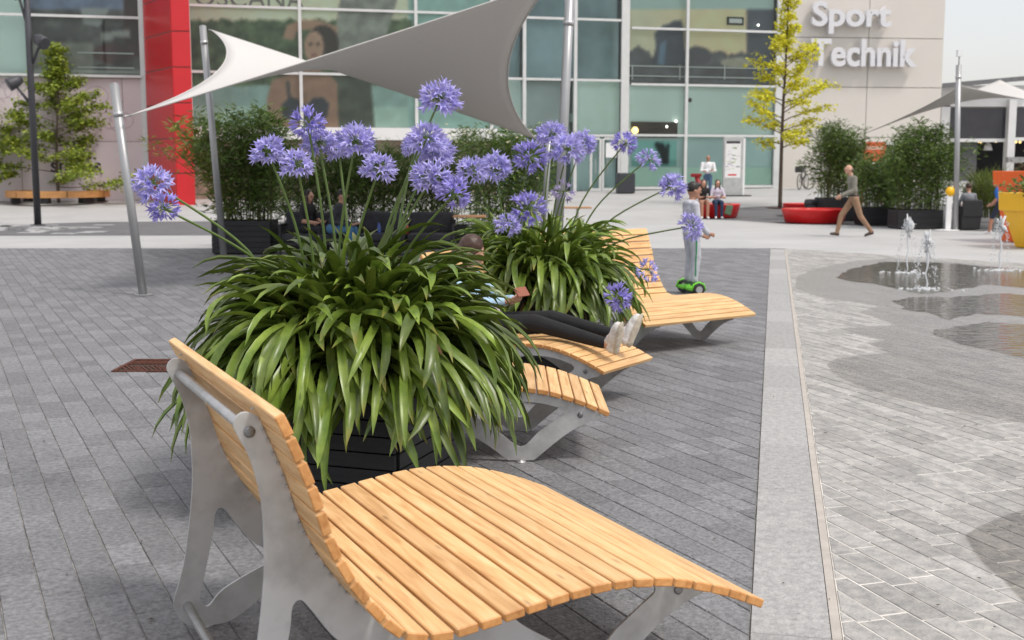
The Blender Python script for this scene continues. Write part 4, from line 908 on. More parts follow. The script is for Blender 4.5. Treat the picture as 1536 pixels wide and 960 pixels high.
# ------------------------------------------------------------------ trees
def tree(label, base, H_, crown0, rmax, m, nl, limbs, leaf=(.10, .17), trunk=.07, prof=None, seed=1, spread=.28, tilt=.35):
    r = random.Random(seed); root = thing('young_tree', label, 'tree', tuple(base), 0, 'young plaza trees')
    tp = cat_rom([(0, 0, -.05), (r.gauss(0, .04), 0, H_ * .35), (r.gauss(0, .06), r.gauss(0, .05), H_ * .7), (r.gauss(0, .08), 0, H_)], 6)
    mb = MB().tube(tp, [trunk * (1 - .88 * i / (len(tp) - 1)) for i in range(len(tp))], 9)
    br = MB(); P = []; D = []
    def on(z):
        for i in range(1, len(tp)):
            if tp[i].z >= z: return tp[i - 1].lerp(tp[i], (z - tp[i - 1].z) / (tp[i].z - tp[i - 1].z))
        return tp[-1]
    for i in range(limbs):
        t = (i + r.random() * .8) / limbs; z = crown0 + (H_ - crown0) * t * .97; az = i * 2.4 + r.uniform(-.5, .5); Lr = rmax * prof(t) * r.uniform(.55, 1.15)
        o = on(z); d = Vector((math.cos(az), math.sin(az), tilt + .5 * t + r.uniform(-.12, .12))).normalized(); pts = [o]
        for k in range(1, 6):
            d = (d + Vector((r.gauss(0, .1), r.gauss(0, .1), r.gauss(-.02, .07)))).normalized(); pts.append(pts[-1] + d * Lr / 5)
        br.tube(pts, [max(.006, trunk * .34 * (1 - t * .6) * (1 - k / 5.5)) for k in range(6)], 5, False)
        twigs = []
        for k in range(2, 6):
            for q in range(2):
                dd = (d + Vector((r.gauss(0, .8), r.gauss(0, .8), r.gauss(.1, .35)))).normalized(); e = pts[k] + dd * Lr * r.uniform(.12, .34); br.tube([pts[k], e], [.008, .004], 4, False); twigs.append((pts[k], e))
        for q in range(int(nl * (.35 + prof(t)) / limbs)):
            a, b = r.choice(twigs) if r.random() < .8 else (pts[3], pts[5]); s = r.random() ** .6; p = a.lerp(b, s); g_ = spread * .38
            P.append((p.x + r.gauss(0, g_), p.y + r.gauss(0, g_), p.z + r.gauss(0, g_ * .6))); aa = r.uniform(0, 6.28); D.append((math.cos(aa), math.sin(aa), r.gauss(-.1, .5)))
    P = np.array(P, np.float32); D = unit(np.array(D, np.float32)); U = unit(np.cross(D, rng.normal(size=D.shape) * .6 + np.array([0, 0, 1.])))
    L = rng.uniform(leaf[0], leaf[1], len(P)); V, F = kites(P, D, U, L, L * .62)
    mb.build('trunk', bark_m, root, True); br.build('limbs', bark_m, root, True); ob('crown', fast_mesh('crown', V, F, m), root); return root
tb = G(1170, 312)
tree('slender young tree with bright yellow leaves in front of the beige wall', tb, 8.8, 2.1, 1.95, ytree_m, 8200, 52, (.10, .17), .08, lambda t: (.75 + .5 * t if t < .3 else max(.16, .9 * (1 - (t - .3) / .42)) if t < .62 else .2), 3, .26, .3)
MB().lathe([(.5, 0), (.5, .006), (0, .006)], 24, (tb.x, tb.y, tb.z + .012)).build('tree_pit', rust_m).__setitem__('kind', 'structure')
tb2 = G(88, 304)
tree('bushy green young tree with yellowish tips growing through a round bench', tb2, 6.0, .6, 2.3, gtree_m, 12500, 44, (.11, .19), .07, lambda t: max(.13, (1.15 - 1.6 * t) if t < .28 else (.78 - .2 * abs(t - .5)) if t < .68 else .75 * (1 - t)), 8, .36, .12)
tree('young green tree partly seen at the hoarding beyond the lamp post', G(-28, 306), 4.6, .8, 1.7, gtree_m, 4200, 26, (.12, .20), .06, lambda t: (1 - t) ** .7 + .1, 12, .26, .2)
# round wooden bench at the tree
bw = 147 * tb2.y / FPX / 2
bench = thing('round_bench', 'round light wooden bench encircling the green tree', 'bench', tuple(tb2))
for k in range(6):
    a0, a1 = k * math.pi / 3 + .01, (k + 1) * math.pi / 3 - .01; V = []; F = []; n = 8
    for i in range(n + 1):
        a = a0 + (a1 - a0) * i / n
        for rr, z in ((bw, .22), (bw, .47), (bw - .5, .47), (bw - .5, .22)): V.append((rr * math.cos(a), rr * math.sin(a), z))
    for i in range(n):
        for q in range(4): F.append((i * 4 + q, (i + 1) * 4 + q, (i + 1) * 4 + (q + 1) % 4, i * 4 + (q + 1) % 4))
    F += [(0, 1, 2, 3), (n * 4 + 3, n * 4 + 2, n * 4 + 1, n * 4)]
    MB().add(V, F).build('wooden_segment', mat('bench_wood', (.50, .24, .08), .55, 0, .2, 3, stretch=(1, 1, 6)), bench)
    am = (a0 + a1) / 2; MB().box(((bw - .35) * math.cos(am), (bw - .35) * math.sin(am), .11), (.5, .3, .218), Matrix.Rotation(am + math.pi / 2, 3, 'Z')).build('foot', black_pl, bench)
# ------------------------------------------------------------------ lamp post
lp = G(57, 338); lamp = thing('lamp_post', 'tall dark grey lamp post with angled spotlights', 'lamp post', tuple(lp))
MB().tube([(0, 0, -.02), (0, 0, 9.2)], [.10, .085], 16).build('post', grey_lamp, lamp, True)
MB().lathe([(.2, .0), (.2, .02), (.11, .03)], 16).build('base_plate', grey_lamp, lamp)
for (px0, py0, px1, py1, dirx) in ((49, 95, 62, 62, 1), (45, 155, 20, 124, -1), (40, 35, 26, -12, -1)):
    a = AT(px0, py0, lp.y) - lp; b = AT(px1, py1, lp.y - .1) - lp
    arm = MB().tube([a, a.lerp(b, .5), b], [.045, .04, .035], 8).build('arm', grey_lamp, lamp, True)
    h = MB().lathe([(0, -.28), (.10, -.26), (.16, -.12), (.19, .1), (.19, .16), (.15, .17), (0, .15)], 18).build('spotlight', grey_lamp, arm, True)
    h.matrix_local = Matrix.Translation(b) @ Vector((0, 0, 1)).rotation_difference(Vector((.75 * dirx, -.45, -.45)).normalized()).to_matrix().to_4x4()
# ------------------------------------------------------------------ street furniture
def ring_seat(label, c, rx, h, hole=.45):
    root = thing('ring_seat', label, 'seat', (c[0], c[1], TZ(c[1]) + .004), 0, 'red plastic ring seats')
    n = 40; prof = [(rx * .84, .015), (rx * .88, .03), (rx * .985, h - .05), (rx, h - .02), (rx * .985, h), (hole * rx, h), (hole * rx * .97, h - .03), (hole * rx * .9, h * .35), (hole * rx * .9, .02)]
    MB().lathe(prof, n).build('body', red_seat, root, True); return root
yr = 35.4; ring_seat('nearest red ring seat at the walking man, beside the black bin', (px_x(1222, yr + .9), yr + .9), .98, .43)
ring_seat('red ring seat behind the black bin at the yellow tree', (px_x(1203, 40.5), 40.6), .62, .44, .3)
ws = 39.6; ring_seat('red ring seat with the two sitting women', (px_x(1072, ws + .5), ws + .55), .86, .46, .4)
def bin_(label, c, r, h):
    root = thing('litter_bin', label, 'bin', (c[0], c[1], TZ(c[1]) + .004), 0, 'dark litter bins')
    MB().lathe([(r * .93, 0), (r, h * .04), (r, h * .72), (r * .97, h * .74), (r * .97, h * .76)], 28).build('body', black_pl, root, True)
    MB().lathe([(r * 1.05, h * .745), (r * 1.07, h * .8), (r * 1.0, h * .95), (r * .85, h), (0, h)], 28).build('lid', mat('charcoal_plastic', (.04, .04, .045), .5), root, True)
    MB().box((0, -r * .98, h * .87), (r * .9, .14, h * .09)).build('slot', dark_in, root); return root
bin_('round black litter bin between the red ring seats', (px_x(1220, 38.4), 38.4), .27, .66)
bp_ = G(938, 290); b2_ = thing('litter_bin', 'square dark litter bin by the glass doors', 'bin', tuple(bp_), .1, 'dark litter bins')
MB().box((0, 0, .44), (.74, .6, .86)).build('body', mat('slate_metal', (.05, .055, .065), .5), b2_, bevel=.05)
for k in range(9): MB().box((-.32 + k * .08, -.303, .44), (.03, .012, .78)).build('rib', MATS['charcoal_plastic'], b2_)
# info board
ib = G(1098, 294); info = thing('info_board', 'tall grey information board with a printed site map', 'sign', tuple(ib), R_(8))
MB().box((0, 0, 1.22), (.84, .16, 2.4)).build('panel', mat('board_grey', (.42, .43, .43), .5), info, bevel=.01); MB().box((.46, .02, 1.19), (.09, .18, 2.36)).build('white_edge', white_pl, info)
face = MB().box((-.02, -.0815, 1.5), (.66, .004, 1.5)).build('map_sheet', white_pl, info)
MB().box((-.02, -.0845, 2.2), (.6, .004, .1)).build('black_header', dark_text, face); MB().box((-.04, -.0845, .87), (.36, .004, .06)).build('red_strip', red_seat, face)
for i in range(30): MB().box((random.uniform(-.27, .24), -.0845, random.uniform(.98, 2.05)), (random.uniform(.04, .2), .003, random.uniform(.012, .05))).build('map_mark', random.choice([mat('map_grey', (.3, .3, .34), .6), mat('map_green', (.4, .5, .2), .6), mat('map_mauve', (.45, .4, .5), .6)]), face)
MB().box((.1, 0, .02), (1.3, .5, .04)).build('foot_plate', MATS['charcoal_plastic'], info)
# white post with yellow head
wp = G(1420, 346); post = thing('white_post', 'slim white post with a yellow head on a round foot', 'post', (wp.x, wp.y, .004))
MB().lathe([(.32, 0), (.32, .02), (.06, .035), (.06, .04)], 24).build('foot', white_pl, post); MB().box((.03, 0, .5), (.14, .06, .92)).build('upright', white_pl, post, bevel=.01)
MB().lathe([(0, -.05), (.12, -.04), (.13, 0), (.12, .04), (0, .05)], 16).build('head', yellow_m, post, True).matrix_local = Matrix.Translation((.05, 0, 1.03)) @ Matrix.Rotation(math.pi / 2, 4, 'X')
# planters right
def flared(label, c, r0, r1, h, m, rim, name='flared_planter'):
    root = thing(name, label, 'planter', (c[0], c[1], .004), R_(12), 'tall coloured planters')
    def sq(r, z, n=4): return [(sx * r, sy * r, z) for sx, sy in ((-1, -1), (1, -1), (1, 1), (-1, 1))]
    V = sq(r0, 0) + sq(r1 * .9, h - rim) + sq(r1, h - rim) + sq(r1 * 1.03, h) + sq(r1 * .9, h) + sq(r1 * .88, h - .12)
    F = [(0, 3, 2, 1)] + [(4 * k + i, 4 * k + (i + 1) % 4, 4 * k + 4 + (i + 1) % 4, 4 * k + 4 + i) for k in range(5) for i in range(4)]
    MB().add(V, F).build('pot', m, root, bevel=.02); MB().add(sq(r1 * .885, h - .1), [(0, 1, 2, 3)]).build('soil', soil_m, root); return root
yy = 24.2; flared('tall yellow planter with a thick rim in front of the orange one', (px_x(1511, yy) + 1.04, yy + .7), .36, .62, 1.14, yellow_m, .38)
yo = 26.0; flared('taller orange planter behind the yellow one', (px_x(1499, yo) + 1.28, yo + .9), .55, .72, 1.58, orange_m, .32)
bush('low leafy plants spilling from the yellow planter', (px_x(1511, yy) + 1.04, yy + .7), .8, .8, 1.36, 1.08, 30, 900, bamboo_m, 'planter_plant', (.08, .14), .05, flare=.3, cat='plant')
bush('dark red flowering plants growing in the orange planter', (px_x(1499, yo) + 1.28, yo + .9), .9, .9, 1.9, 1.5, 26, 800, mat('dark_red_leaf', (.07, .03, .03), .6, 0, 0, 4, col2=(.12, .10, .04), rnd=.4, island=True), 'planter_plant', (.08, .14), .05, flare=.4, cat='plant', flowers=20)
# orange booth sign
os_ = AT(1311, 232, 45.5); sg = thing('orange_sign', 'orange banner sign standing behind the tall bamboo', 'sign', (os_.x, os_.y, TZ(45.5)), 0)
MB().box((0, 0, os_.z - TZ(45.5) + .1), (.85, .06, .75)).build('panel', mat('orange_print', (.72, .14, .05), .5), sg); MB().box((0, -.034, os_.z - TZ(45.5) + .25), (.7, .004, .12)).build('pale_strip', mat('pale_orange', (.8, .5, .38), .6), sg)
for s in (-1, 1): MB().box((s * .38, .04, (os_.z - TZ(45.5)) / 2), (.06, .02, os_.z - TZ(45.5))).build('leg', mat('orange_leg', (.6, .12, .05), .5), sg)
# lounge set
Ys = 22.6
def sofa(label, x0, x1, Y, ang=0., arms=(1, 1)):
    w = x1 - x0; root = thing('sofa', label, 'sofa', ((x0 + x1) / 2, Y, .0), ang, 'charcoal lounge seats')
    fr = MB().box((0, 0, .24), (w, .78, .05)); fr.box((0, .37, .46), (w, .04, .4)); fr.build('frame', black_pl, root)
    for sx in (-1, 1):
        if arms[(sx + 1) // 2]:
            MB().box((sx * (w / 2 - .02), 0, .58), (.045, .78, .045)).build('armrest', black_pl, root); MB().box((sx * (w / 2 - .02), .0, .42), (.04, .7, .03)).build('arm_slat', black_pl, root)
        for sy in (-1, 1): MB().box((sx * (w / 2 - .021), sy * .36, .29), (.043, .05, .58 if arms[(sx + 1) // 2] else .3)).build('leg', black_pl, root)
    n = max(1, round(w / .75))
    for k in range(n):
        x = -w / 2 + w * (k + .5) / n; MB().box((x, -.02, .345), (w / n - .05, .7, .15)).build('seat_cushion', sofa_m, root, bevel=.04)
        MB().box((x, .25, .60), (w / n - .06, .18, .42), Matrix.Rotation(R_(random.uniform(-14, -7)), 3, 'X') @ Matrix.Rotation(R_(random.uniform(-6, 6)), 3, 'Y')).build('back_cushion', sofa_m, root, bevel=.06)
    return root
sofa('long charcoal sofa with loose cushions in front of the hedge', px_x(535, Ys), px_x(681, Ys), Ys + .4, 0., (0, 1))
sofa('charcoal armchair beneath the seated couple beside the bamboo planter', px_x(418, Ys), px_x(500, Ys), Ys + .3, 0., (1, 0))
tbm = mat('table_wood', (.42, .22, .10), .5, 0, .2, 5)
def table(label, c, w, d, h):
    root = thing('cafe_table', label, 'table', (c[0], c[1], .0), 0, 'small wooden topped tables')
    MB().box((0, 0, h - .015), (w, d, .03)).build('table_top', tbm, root, bevel=.004); MB().tube([(0, 0, .02), (0, 0, h - .03)], .03, 10).build('stem', pipe_m, root); MB().lathe([(.24, 0), (.24, .015), (.04, .03)], 20).build('base', pipe_m, root); return root
table('low wooden topped table at the right end of the long sofa', (px_x(697, 23.2) + .1, 23.0), .62, .6, .75)
table('wooden topped table behind the smaller agapanthus near the short pole', (px_x(867, 27.6), 27.8), .62, .7, .76)
table('lower wooden topped table in front of the other one', (px_x(890, 22.5), 22.6), .6, .6, .52)
for (px, col, nm) in ((566, (.05, .10, .35), 'blue drink bottle standing on the long sofa'), (608, (.6, .03, .05), 'red drink can standing on the long sofa')):
    x = px_x(px, Ys); b = thing('drink_bottle' if px < 600 else 'drink_can', nm, 'drink', (x, Ys + .2, .421)); MB().lathe([(.032, 0), (.035, .01), (.035, .13), (.02, .17), (.014, .2)] if px < 600 else [(.03, 0), (.035, .01), (.035, .14), (.028, .155)], 14).build('body', mat(nm, col, .3), b, True)
# bicycles
def bicycle(label, c, ang, frame):
    root = thing('bicycle', label, 'bicycle', tuple(c), ang, 'bicycles parked at the beige wall')
    for x in (-.52, .52):
        t = [(x + .33 * math.cos(a), 0, .345 + .33 * math.sin(a)) for a in [k * 2 * math.pi / 28 for k in range(29)]]; wh = MB().tube(t, .022, 6, False).build('wheel', black_pl, root, True)
        sp_ = MB()
        for k in range(9): a = k * 2 * math.pi / 9; sp_.tube([(x, 0, .345), (x + .31 * math.cos(a), 0, .345 + .31 * math.sin(a))], .004, 3, False)
        sp_.build('spokes', pipe_m, wh)
    f = MB()
    for a, b in (((-.52, 0, .345), (-.1, 0, .33)), ((-.1, 0, .33), (-.22, 0, .86)), ((-.22, 0, .8), (.36, 0, .82)), ((-.1, 0, .33), (.38, 0, .75)), ((-.52, 0, .345), (-.21, 0, .78)), ((.52, 0, .345), (.34, 0, 1.0))): f.tube([a, b], .018, 7)
    f.build('frame', frame, root, True); MB().box((-.23, 0, .9), (.26, .14, .06)).build('saddle', black_pl, root, bevel=.02)
    MB().tube([(.28, -.3, 1.02), (.34, 0, 1.02), (.28, .3, 1.02)], .014, 7).build('handlebar', black_pl, root, True); return root
c1 = G(1204, 284); bk = bicycle('dark bicycle with a basket seen end on at the beige wall', c1, R_(60), mat('dark_bike_frame', (.06, .05, .06), .4, .3))
MB().box((-.5, 0, .88), (.36, .34, .26)).build('basket', MATS['charcoal_plastic'], bk)
c2 = G(1226, 284); bicycle('pale thin framed bicycle at the beige wall by the bamboo', c2, R_(25), mat('pale_bike_frame', (.5, .5, .5), .35, .5))
# rattan chair, bench and grey board at the cafe
rc = G(1451, 345); ch = thing('rattan_chair', 'black rattan armchair seen from behind by the grey pole', 'chair', (rc.x, rc.y, .004))
rat = mat('black_rattan', (.02, .02, .022), .6, 0, .4, 40, .8, 90)
MB().add([(-.25, -.22, .02), (.25, -.22, .02), (.25, .22, .02), (-.25, .22, .02), (-.28, -.26, .42), (.28, -.26, .42), (.28, .26, .42), (-.28, .26, .42)], [(0, 3, 2, 1), (4, 5, 6, 7), (0, 1, 5, 4), (1, 2, 6, 5), (2, 3, 7, 6), (3, 0, 4, 7)]).build('seat', rat, ch, bevel=.02)
MB().box((0, -.27, .58), (.52, .05, .46), Matrix.Rotation(R_(6), 3, 'X')).build('backrest', rat, ch, bevel=.03)
for s in (-1, 1): MB().box((s * .275, .0, .53), (.055, .48, .22)).build('armrest', rat, ch, bevel=.02)
tb_ = thing('cafe_table', 'black cafe table with grey board top beside the rattan chair', 'table', (px_x(1478, 34), 34.2, .004), 0, 'small wooden topped tables')
MB().box((0, 0, .74), (.95, .7, .04)).build('table_top', mat('grey_board', (.20, .20, .21), .6), tb_)
for sx in (-1, 1):
    for sy in (-1, 1): MB().box((sx * .42, sy * .3, .36), (.05, .05, .72)).build('leg', black_pl, tb_)
bn = thing('cafe_bench', 'dark slatted cafe bench behind the grey topped table', 'bench', (px_x(1480, 36.5), 36.5, .004))
MB().box((0, 0, .45), (1.2, .42, .05)).build('seat', black_pl, bn); MB().box((0, .2, .85), (1.3, .05, .42)).build('backrest', MATS['grey_board'], bn)
for s in (-1, 1): MB().box((s * .5, 0, .22), (.06, .36, .43)).build('leg', black_pl, bn)
# ------------------------------------------------------------------ fountain jets
def jet(label, base, h, seed):
    r = random.Random(seed); root = thing('fountain_jet', label, 'fountain jet', (base.x, base.y, .008), 0, 'water jets rising from the fountain paving')
    pts = [(r.gauss(0, .003) + .012 * math.sin(k * 1.3), r.gauss(0, .003), h * .92 * k / 12) for k in range(13)]
    MB().tube(pts, [.008 + .012 * r.random() ** 2 + .006 * k / 12 for k in range(13)], 8).build('column', water_m, root, True)
    bm = bmesh.new(); bmesh.ops.create_icosphere(bm, subdivisions=4, radius=1)
    for v in bm.verts:
        c_n = v.co.copy(); k = .42 + 1.5 * max(0, mn.noise(c_n * 2.1 + Vector((seed * 7, 0, 0)))) ** 1.2 + .45 * mn.noise(c_n * 5 + Vector((0, seed * 3, 0))) + .25 * mn.noise(c_n * 11)
        v.co = Vector((c_n.x * .062 * k, c_n.y * .062 * k, c_n.z * .19 * k + h * .88))
    me = bpy.data.meshes.new('crest'); bm.to_mesh(me); bm.free(); me.materials.append(water_m); me.polygons.foreach_set('use_smooth', [True] * len(me.polygons)); ob('crest', me, root)
    dr = MB()
    for k in range(260):
        a = r.choice((0.4, 2.9, 3.4, 5.8)) + r.gauss(0, .35); t = r.random(); rr = .03 + .12 * t ** .6 * r.uniform(.6, 1) + abs(r.gauss(0, .02)); z = h * (1 - t ** 1.6) * r.uniform(.8, 1.02); s = r.uniform(.003, .009)
        dr.lathe([(0, -s * 2.2), (s, 0), (0, s * 1.6)], 5, (rr * math.cos(a), rr * math.sin(a), max(.02, z)))
    tag(dr.build('droplets', water_m, root), kind='stuff')
    sp_ = MB()
    for k in range(60):
        a = r.uniform(0, 6.28); rr = abs(r.gauss(0, .17)); s = r.uniform(.008, .024); sp_.lathe([(s * 1.3, -.004), (s, s * .5), (0, s * .8)], 6, (rr * math.cos(a) * 1.3, rr * math.sin(a), .0))
    tag(sp_.build('splash', water_m, root), kind='stuff'); return root
jet('tallest water jet with a ragged crest, left of the pair', G(1360, 410), .84, 1)
jet('shorter water jet nearest the kerb strip in front of the pair', G(1389, 434), .72, 2)
jet('lone water jet in front of the yellow planter', G(1499, 406), .82, 3)
# ------------------------------------------------------------------ people
def ico(bm, c, r, R=None):
    d = bmesh.ops.create_icosphere(bm, subdivisions=2, radius=1)
    for v in d['verts']:
        q = Vector((v.co.x * r[0], v.co.y * r[1], v.co.z * r[2])); v.co = (R @ q if R else q) + c
    return d['verts']
class Fig:
    """prims: ('c', p0, r0, p1, r1, mat) tapered capsules, ('e', c, (rx,ry,rz), R, mat) ellipsoids ; fused into one surface"""
    def __init__(s): s.p = []
    def cap(s, a, ra, b, rb, m): s.p.append(('c', Vector(a), ra, Vector(b), rb, m)); return s
    def el(s, c, r, m, R=None): s.p.append(('e', Vector(c), r, R, m)); return s
    def build(s, parent, mats, vox=.009, name='body'):
        bm = bmesh.new()
        for p in s.p:
            if p[0] == 'c':
                b2 = bmesh.new(); ico(b2, p[1], (p[2],) * 3); ico(b2, p[3], (p[4],) * 3); r = bmesh.ops.convex_hull(b2, input=b2.verts[:])
                dead = [g for g in r['geom_interior'] if isinstance(g, bmesh.types.BMVert)]; bmesh.ops.delete(b2, geom=dead, context='VERTS')
                me = bpy.data.meshes.new('t'); b2.to_mesh(me); b2.free(); bm.from_mesh(me); bpy.data.meshes.remove(me)
            else: ico(bm, p[1], p[2], p[3])
        me = bpy.data.meshes.new('t'); bm.to_mesh(me); bm.free(); o = bpy.data.objects.new('t', me); C.objects.link(o)
        md = o.modifiers.new('r', 'REMESH'); md.mode = 'VOXEL'; md.voxel_size = vox; sm = o.modifiers.new('s', 'SMOOTH'); sm.factor = .5; sm.iterations = 3
        dg = bpy.context.evaluated_depsgraph_get(); res = bpy.data.meshes.new_from_object(o.evaluated_get(dg)); bpy.data.objects.remove(o); bpy.data.meshes.remove(me)
        n = len(res.polygons); cc = np.empty(n * 3, np.float32); res.polygons.foreach_get('center', cc); cc = cc.reshape(-1, 3)
        best = np.full(n, 1e9); mi = np.zeros(n, np.int32)
        for p in s.p:
            if p[0] == 'c':
                a, b = np.array(p[1]), np.array(p[3]); ab = b - a; t = np.clip(((cc - a) @ ab) / max(1e-9, ab @ ab), 0, 1); d = np.linalg.norm(cc - (a + t[:, None] * ab), axis=1) - (p[2] + (p[4] - p[2]) * t); m = p[5]
            else:
                q = cc - np.array(p[1])
                if p[3] is not None: q = q @ np.array(p[3])
                k = np.linalg.norm(q / np.array(p[2]), axis=1); d = (k - 1) * min(p[2]); m = p[4]
            w = d < best - 1e-4; best = np.where(w, d, best); mi = np.where(w, m, mi)
        res.materials.clear()
        for m in mats: res.materials.append(m)
        res.polygons.foreach_set('material_index', mi); res.polygons.foreach_set('use_smooth', np.ones(n, bool)); res.update(); res.name = name
        return ob(name, res, parent)
SKIN, HAIR, TOP, LEG, SHOE, EYE, LIP, XTR = range(8)
def head(f, c, k=1., fwd=(0, 1, 0), up=(0, 0, 1), hair='short'):
    fwd = Vector(fwd).normalized(); up = Vector(up); rt = fwd.cross(up).normalized(); up = rt.cross(fwd).normalized(); c = Vector(c); R = Matrix((rt, fwd, up)).transposed()
    P = lambda x, y, z: c + (rt * x + fwd * y + up * z) * k
    f.el(c, (.073 * k, .092 * k, .108 * k), SKIN, R); f.el(P(0, .028, -.06), (.052 * k, .058 * k, .058 * k), SKIN, R); f.el(P(0, .10, -.018), (.012 * k, .018 * k, .02 * k), SKIN, R); f.el(P(0, .088, .022), (.05 * k, .018 * k, .014 * k), SKIN, R)
    for s in (-1, 1): f.el(P(s * .076, -.01, -.01), (.012 * k, .022 * k, .03 * k), SKIN, R); f.el(P(s * .03, .083, .0), (.014 * k, .012 * k, .009 * k), EYE, R)
    f.el(P(0, .083, -.058), (.022 * k, .012 * k, .008 * k), LIP, R)
    if hair == 'short': f.el(P(0, -.022, .035), (.083 * k, .092 * k, .094 * k), HAIR, R); f.el(P(0, .05, .085), (.06 * k, .045 * k, .03 * k), HAIR, R)
    elif hair == 'bald': f.el(P(0, -.05, -.02), (.079 * k, .062 * k, .055 * k), HAIR, R)
    elif hair == 'long':
        f.el(P(0, -.03, .03), (.090 * k, .098 * k, .102 * k), HAIR, R); f.el(P(0, -.075, -.10), (.085 * k, .05 * k, .17 * k), HAIR, R)
        for s in (-1, 1): f.cap(P(s * .075, .01, .02), .022 * k, P(s * .075, .04, -.26), .022 * k, HAIR)
    return P
def hand(f, w, d, n, k=1., m=SKIN, curl=.5):
    """w wrist, d pointing direction, n palm normal"""
    w = Vector(w); d = Vector(d).normalized(); n = Vector(n).normalized(); s = d.cross(n).normalized(); n = s.cross(d)
    f.cap(w, .024 * k, w + d * .05 * k, .028 * k, m); f.el(w + d * .06 * k, (.034 * k, .045 * k, .017 * k), m, Matrix((s, d, n)).transposed())
    for i, L in enumerate((.062, .072, .068, .052)):
        b = w + d * .095 * k + s * (i - 1.5) * .019 * k; e = b + (d * (1 - curl * .3) + n * curl * .5).normalized() * L * .5 * k; t = e + (d * (1 - curl) + n * curl).normalized() * L * .5 * k
        f.cap(b, .0085 * k, e, .008 * k, m); f.cap(e, .008 * k, t, .0068 * k, m)
    b = w + d * .035 * k - s * .03 * k; e = b + (d * .7 - s * .6 + n * .3).normalized() * .04 * k; f.cap(b, .012 * k, e, .0095 * k, m); f.cap(e, .0095 * k, e + (d + n * .4).normalized() * .03 * k, .008 * k, m)
def limb(f, a, b, c, r, m, m2=None):
    f.cap(a, r[0], b, r[1], m); f.cap(b, r[1], c, r[2], m if m2 is None else m2)
def shoe(f, ank, d, k=1., sole=XTR):
    ank = Vector(ank); d = Vector(d).normalized(); f.cap(ank + Vector((0, 0, -.01)) * k - d * .03 * k, .038 * k, ank + d * .13 * k - Vector((0, 0, .038)) * k, .034 * k, SHOE); f.cap(ank - d * .045 * k - Vector((0, 0, .05)) * k, .024 * k, ank + d * .15 * k - Vector((0, 0, .05)) * k, .024 * k, sole)
def torso(f, pel, che, rt, k=1., m=TOP, mh=LEG, wide=1.):
    pel, che, rt = Vector(pel), Vector(che), Vector(rt).normalized(); up = (che - pel).normalized(); fw = up.cross(rt).normalized(); R = Matrix((rt, fw, up)).transposed()
    f.el(pel, (.155 * k * wide, .115 * k, .11 * k), mh, R); f.el(pel.lerp(che, .45), (.145 * k * wide, .105 * k, .17 * k), m, R); f.el(pel.lerp(che, .82), (.17 * k * wide, .115 * k, .17 * k), m, R); f.cap(che - rt * .13 * k * wide, .06 * k, che + rt * .13 * k * wide, .06 * k, m)
sk = mat('skin_light', (.52, .29, .20), .5, 0, .06, 10); skd = mat('skin_tan', (.40, .20, .13), .5, 0, .06, 10)
hbk = mat('hair_black', (.015, .011, .009), .5); hbr = mat('hair_brown', (.055, .026, .017), .45, 0, .3, 40, .2, 90); hgr = mat('hair_grey', (.14, .09, .07), .6)
eye_m = mat('eye_dark', (.03, .02, .02), .3); lip_m = mat('lip', (.36, .13, .11), .5)
def cloth(n, c): return mat(n, c, .85, 0, .14, 14, .9, 13)
def people(label, loc, rz, f, top, leg, sh, skin=sk, hair_=hbk, xtr=None, vox=.01, eyem=None):
    root = thing('person', label, 'person', loc, rz); f.build(root, [skin, hair_, top, leg, sh, eyem or eye_m, lip_m, xtr or white_pl], vox); return root
# --- boy on a hoverboard, side view facing right
bg = G(1036, 441); k = .80
f = Fig(); Z0 = .115
for s in (-1, 1):
    limb(f, (s * .085, -.01, Z0 + .69), (s * .095, .03, Z0 + .38), (s * .10, .0, Z0 + .09), (.082, .066, .052), LEG); shoe(f, (s * .10, .0, Z0 + .065), (s * .12, 1, 0), .82, SHOE)
torso(f, (0, -.01, Z0 + .70), (0, -.02, Z0 + 1.06), (1, 0, 0), k * 1.02)
f.el((0, 0, Z0 + .70), (.145, .125, .07), TOP)
limb(f, (.155, -.02, Z0 + 1.06), (.18, .0, Z0 + .85), (.15, .15, Z0 + .70), (.055, .048, .04), TOP); hand(f, (.15, .16, Z0 + .695), (-.1, 1, -.35), (-1, 0, 0), .8)
limb(f, (-.155, -.02, Z0 + 1.06), (-.18, .0, Z0 + .85), (-.13, .17, Z0 + .66), (.055, .048, .04), TOP); hand(f, (-.13, .18, Z0 + .655), (.1, 1, -.4), (1, 0, 0), .8)
f.cap((0, -.02, Z0 + 1.08), .046, (0, .005, Z0 + 1.17), .042, SKIN); f.el((0, -.06, Z0 + 1.08), (.1, .06, .05), TOP)
head(f, (0, .02, Z0 + 1.245), .95, (0, 1, -.12))
for s in (-1, 1): f.cap((s * .172, .0, Z0 + .66), .008, (s * .152, .0, Z0 + .14), .008, XTR)
people('boy in a light grey tracksuit riding a green hoverboard', (bg.x, bg.y, 0), R_(-76), f, cloth('grey_sweat', (.46, .47, .52)), cloth('grey_jogger', (.43, .44, .48)), mat('dark_trainer', (.08, .09, .09), .6), skd, hbk, mat('green_stripe', (.02, .22, .08), .6), .009)
hv = thing('hoverboard', 'green hoverboard with black wheels under the boy', 'hoverboard', (bg.x, bg.y, 0), R_(-76))
lime = mat('lime_plastic', (.16, .60, .03), .4)
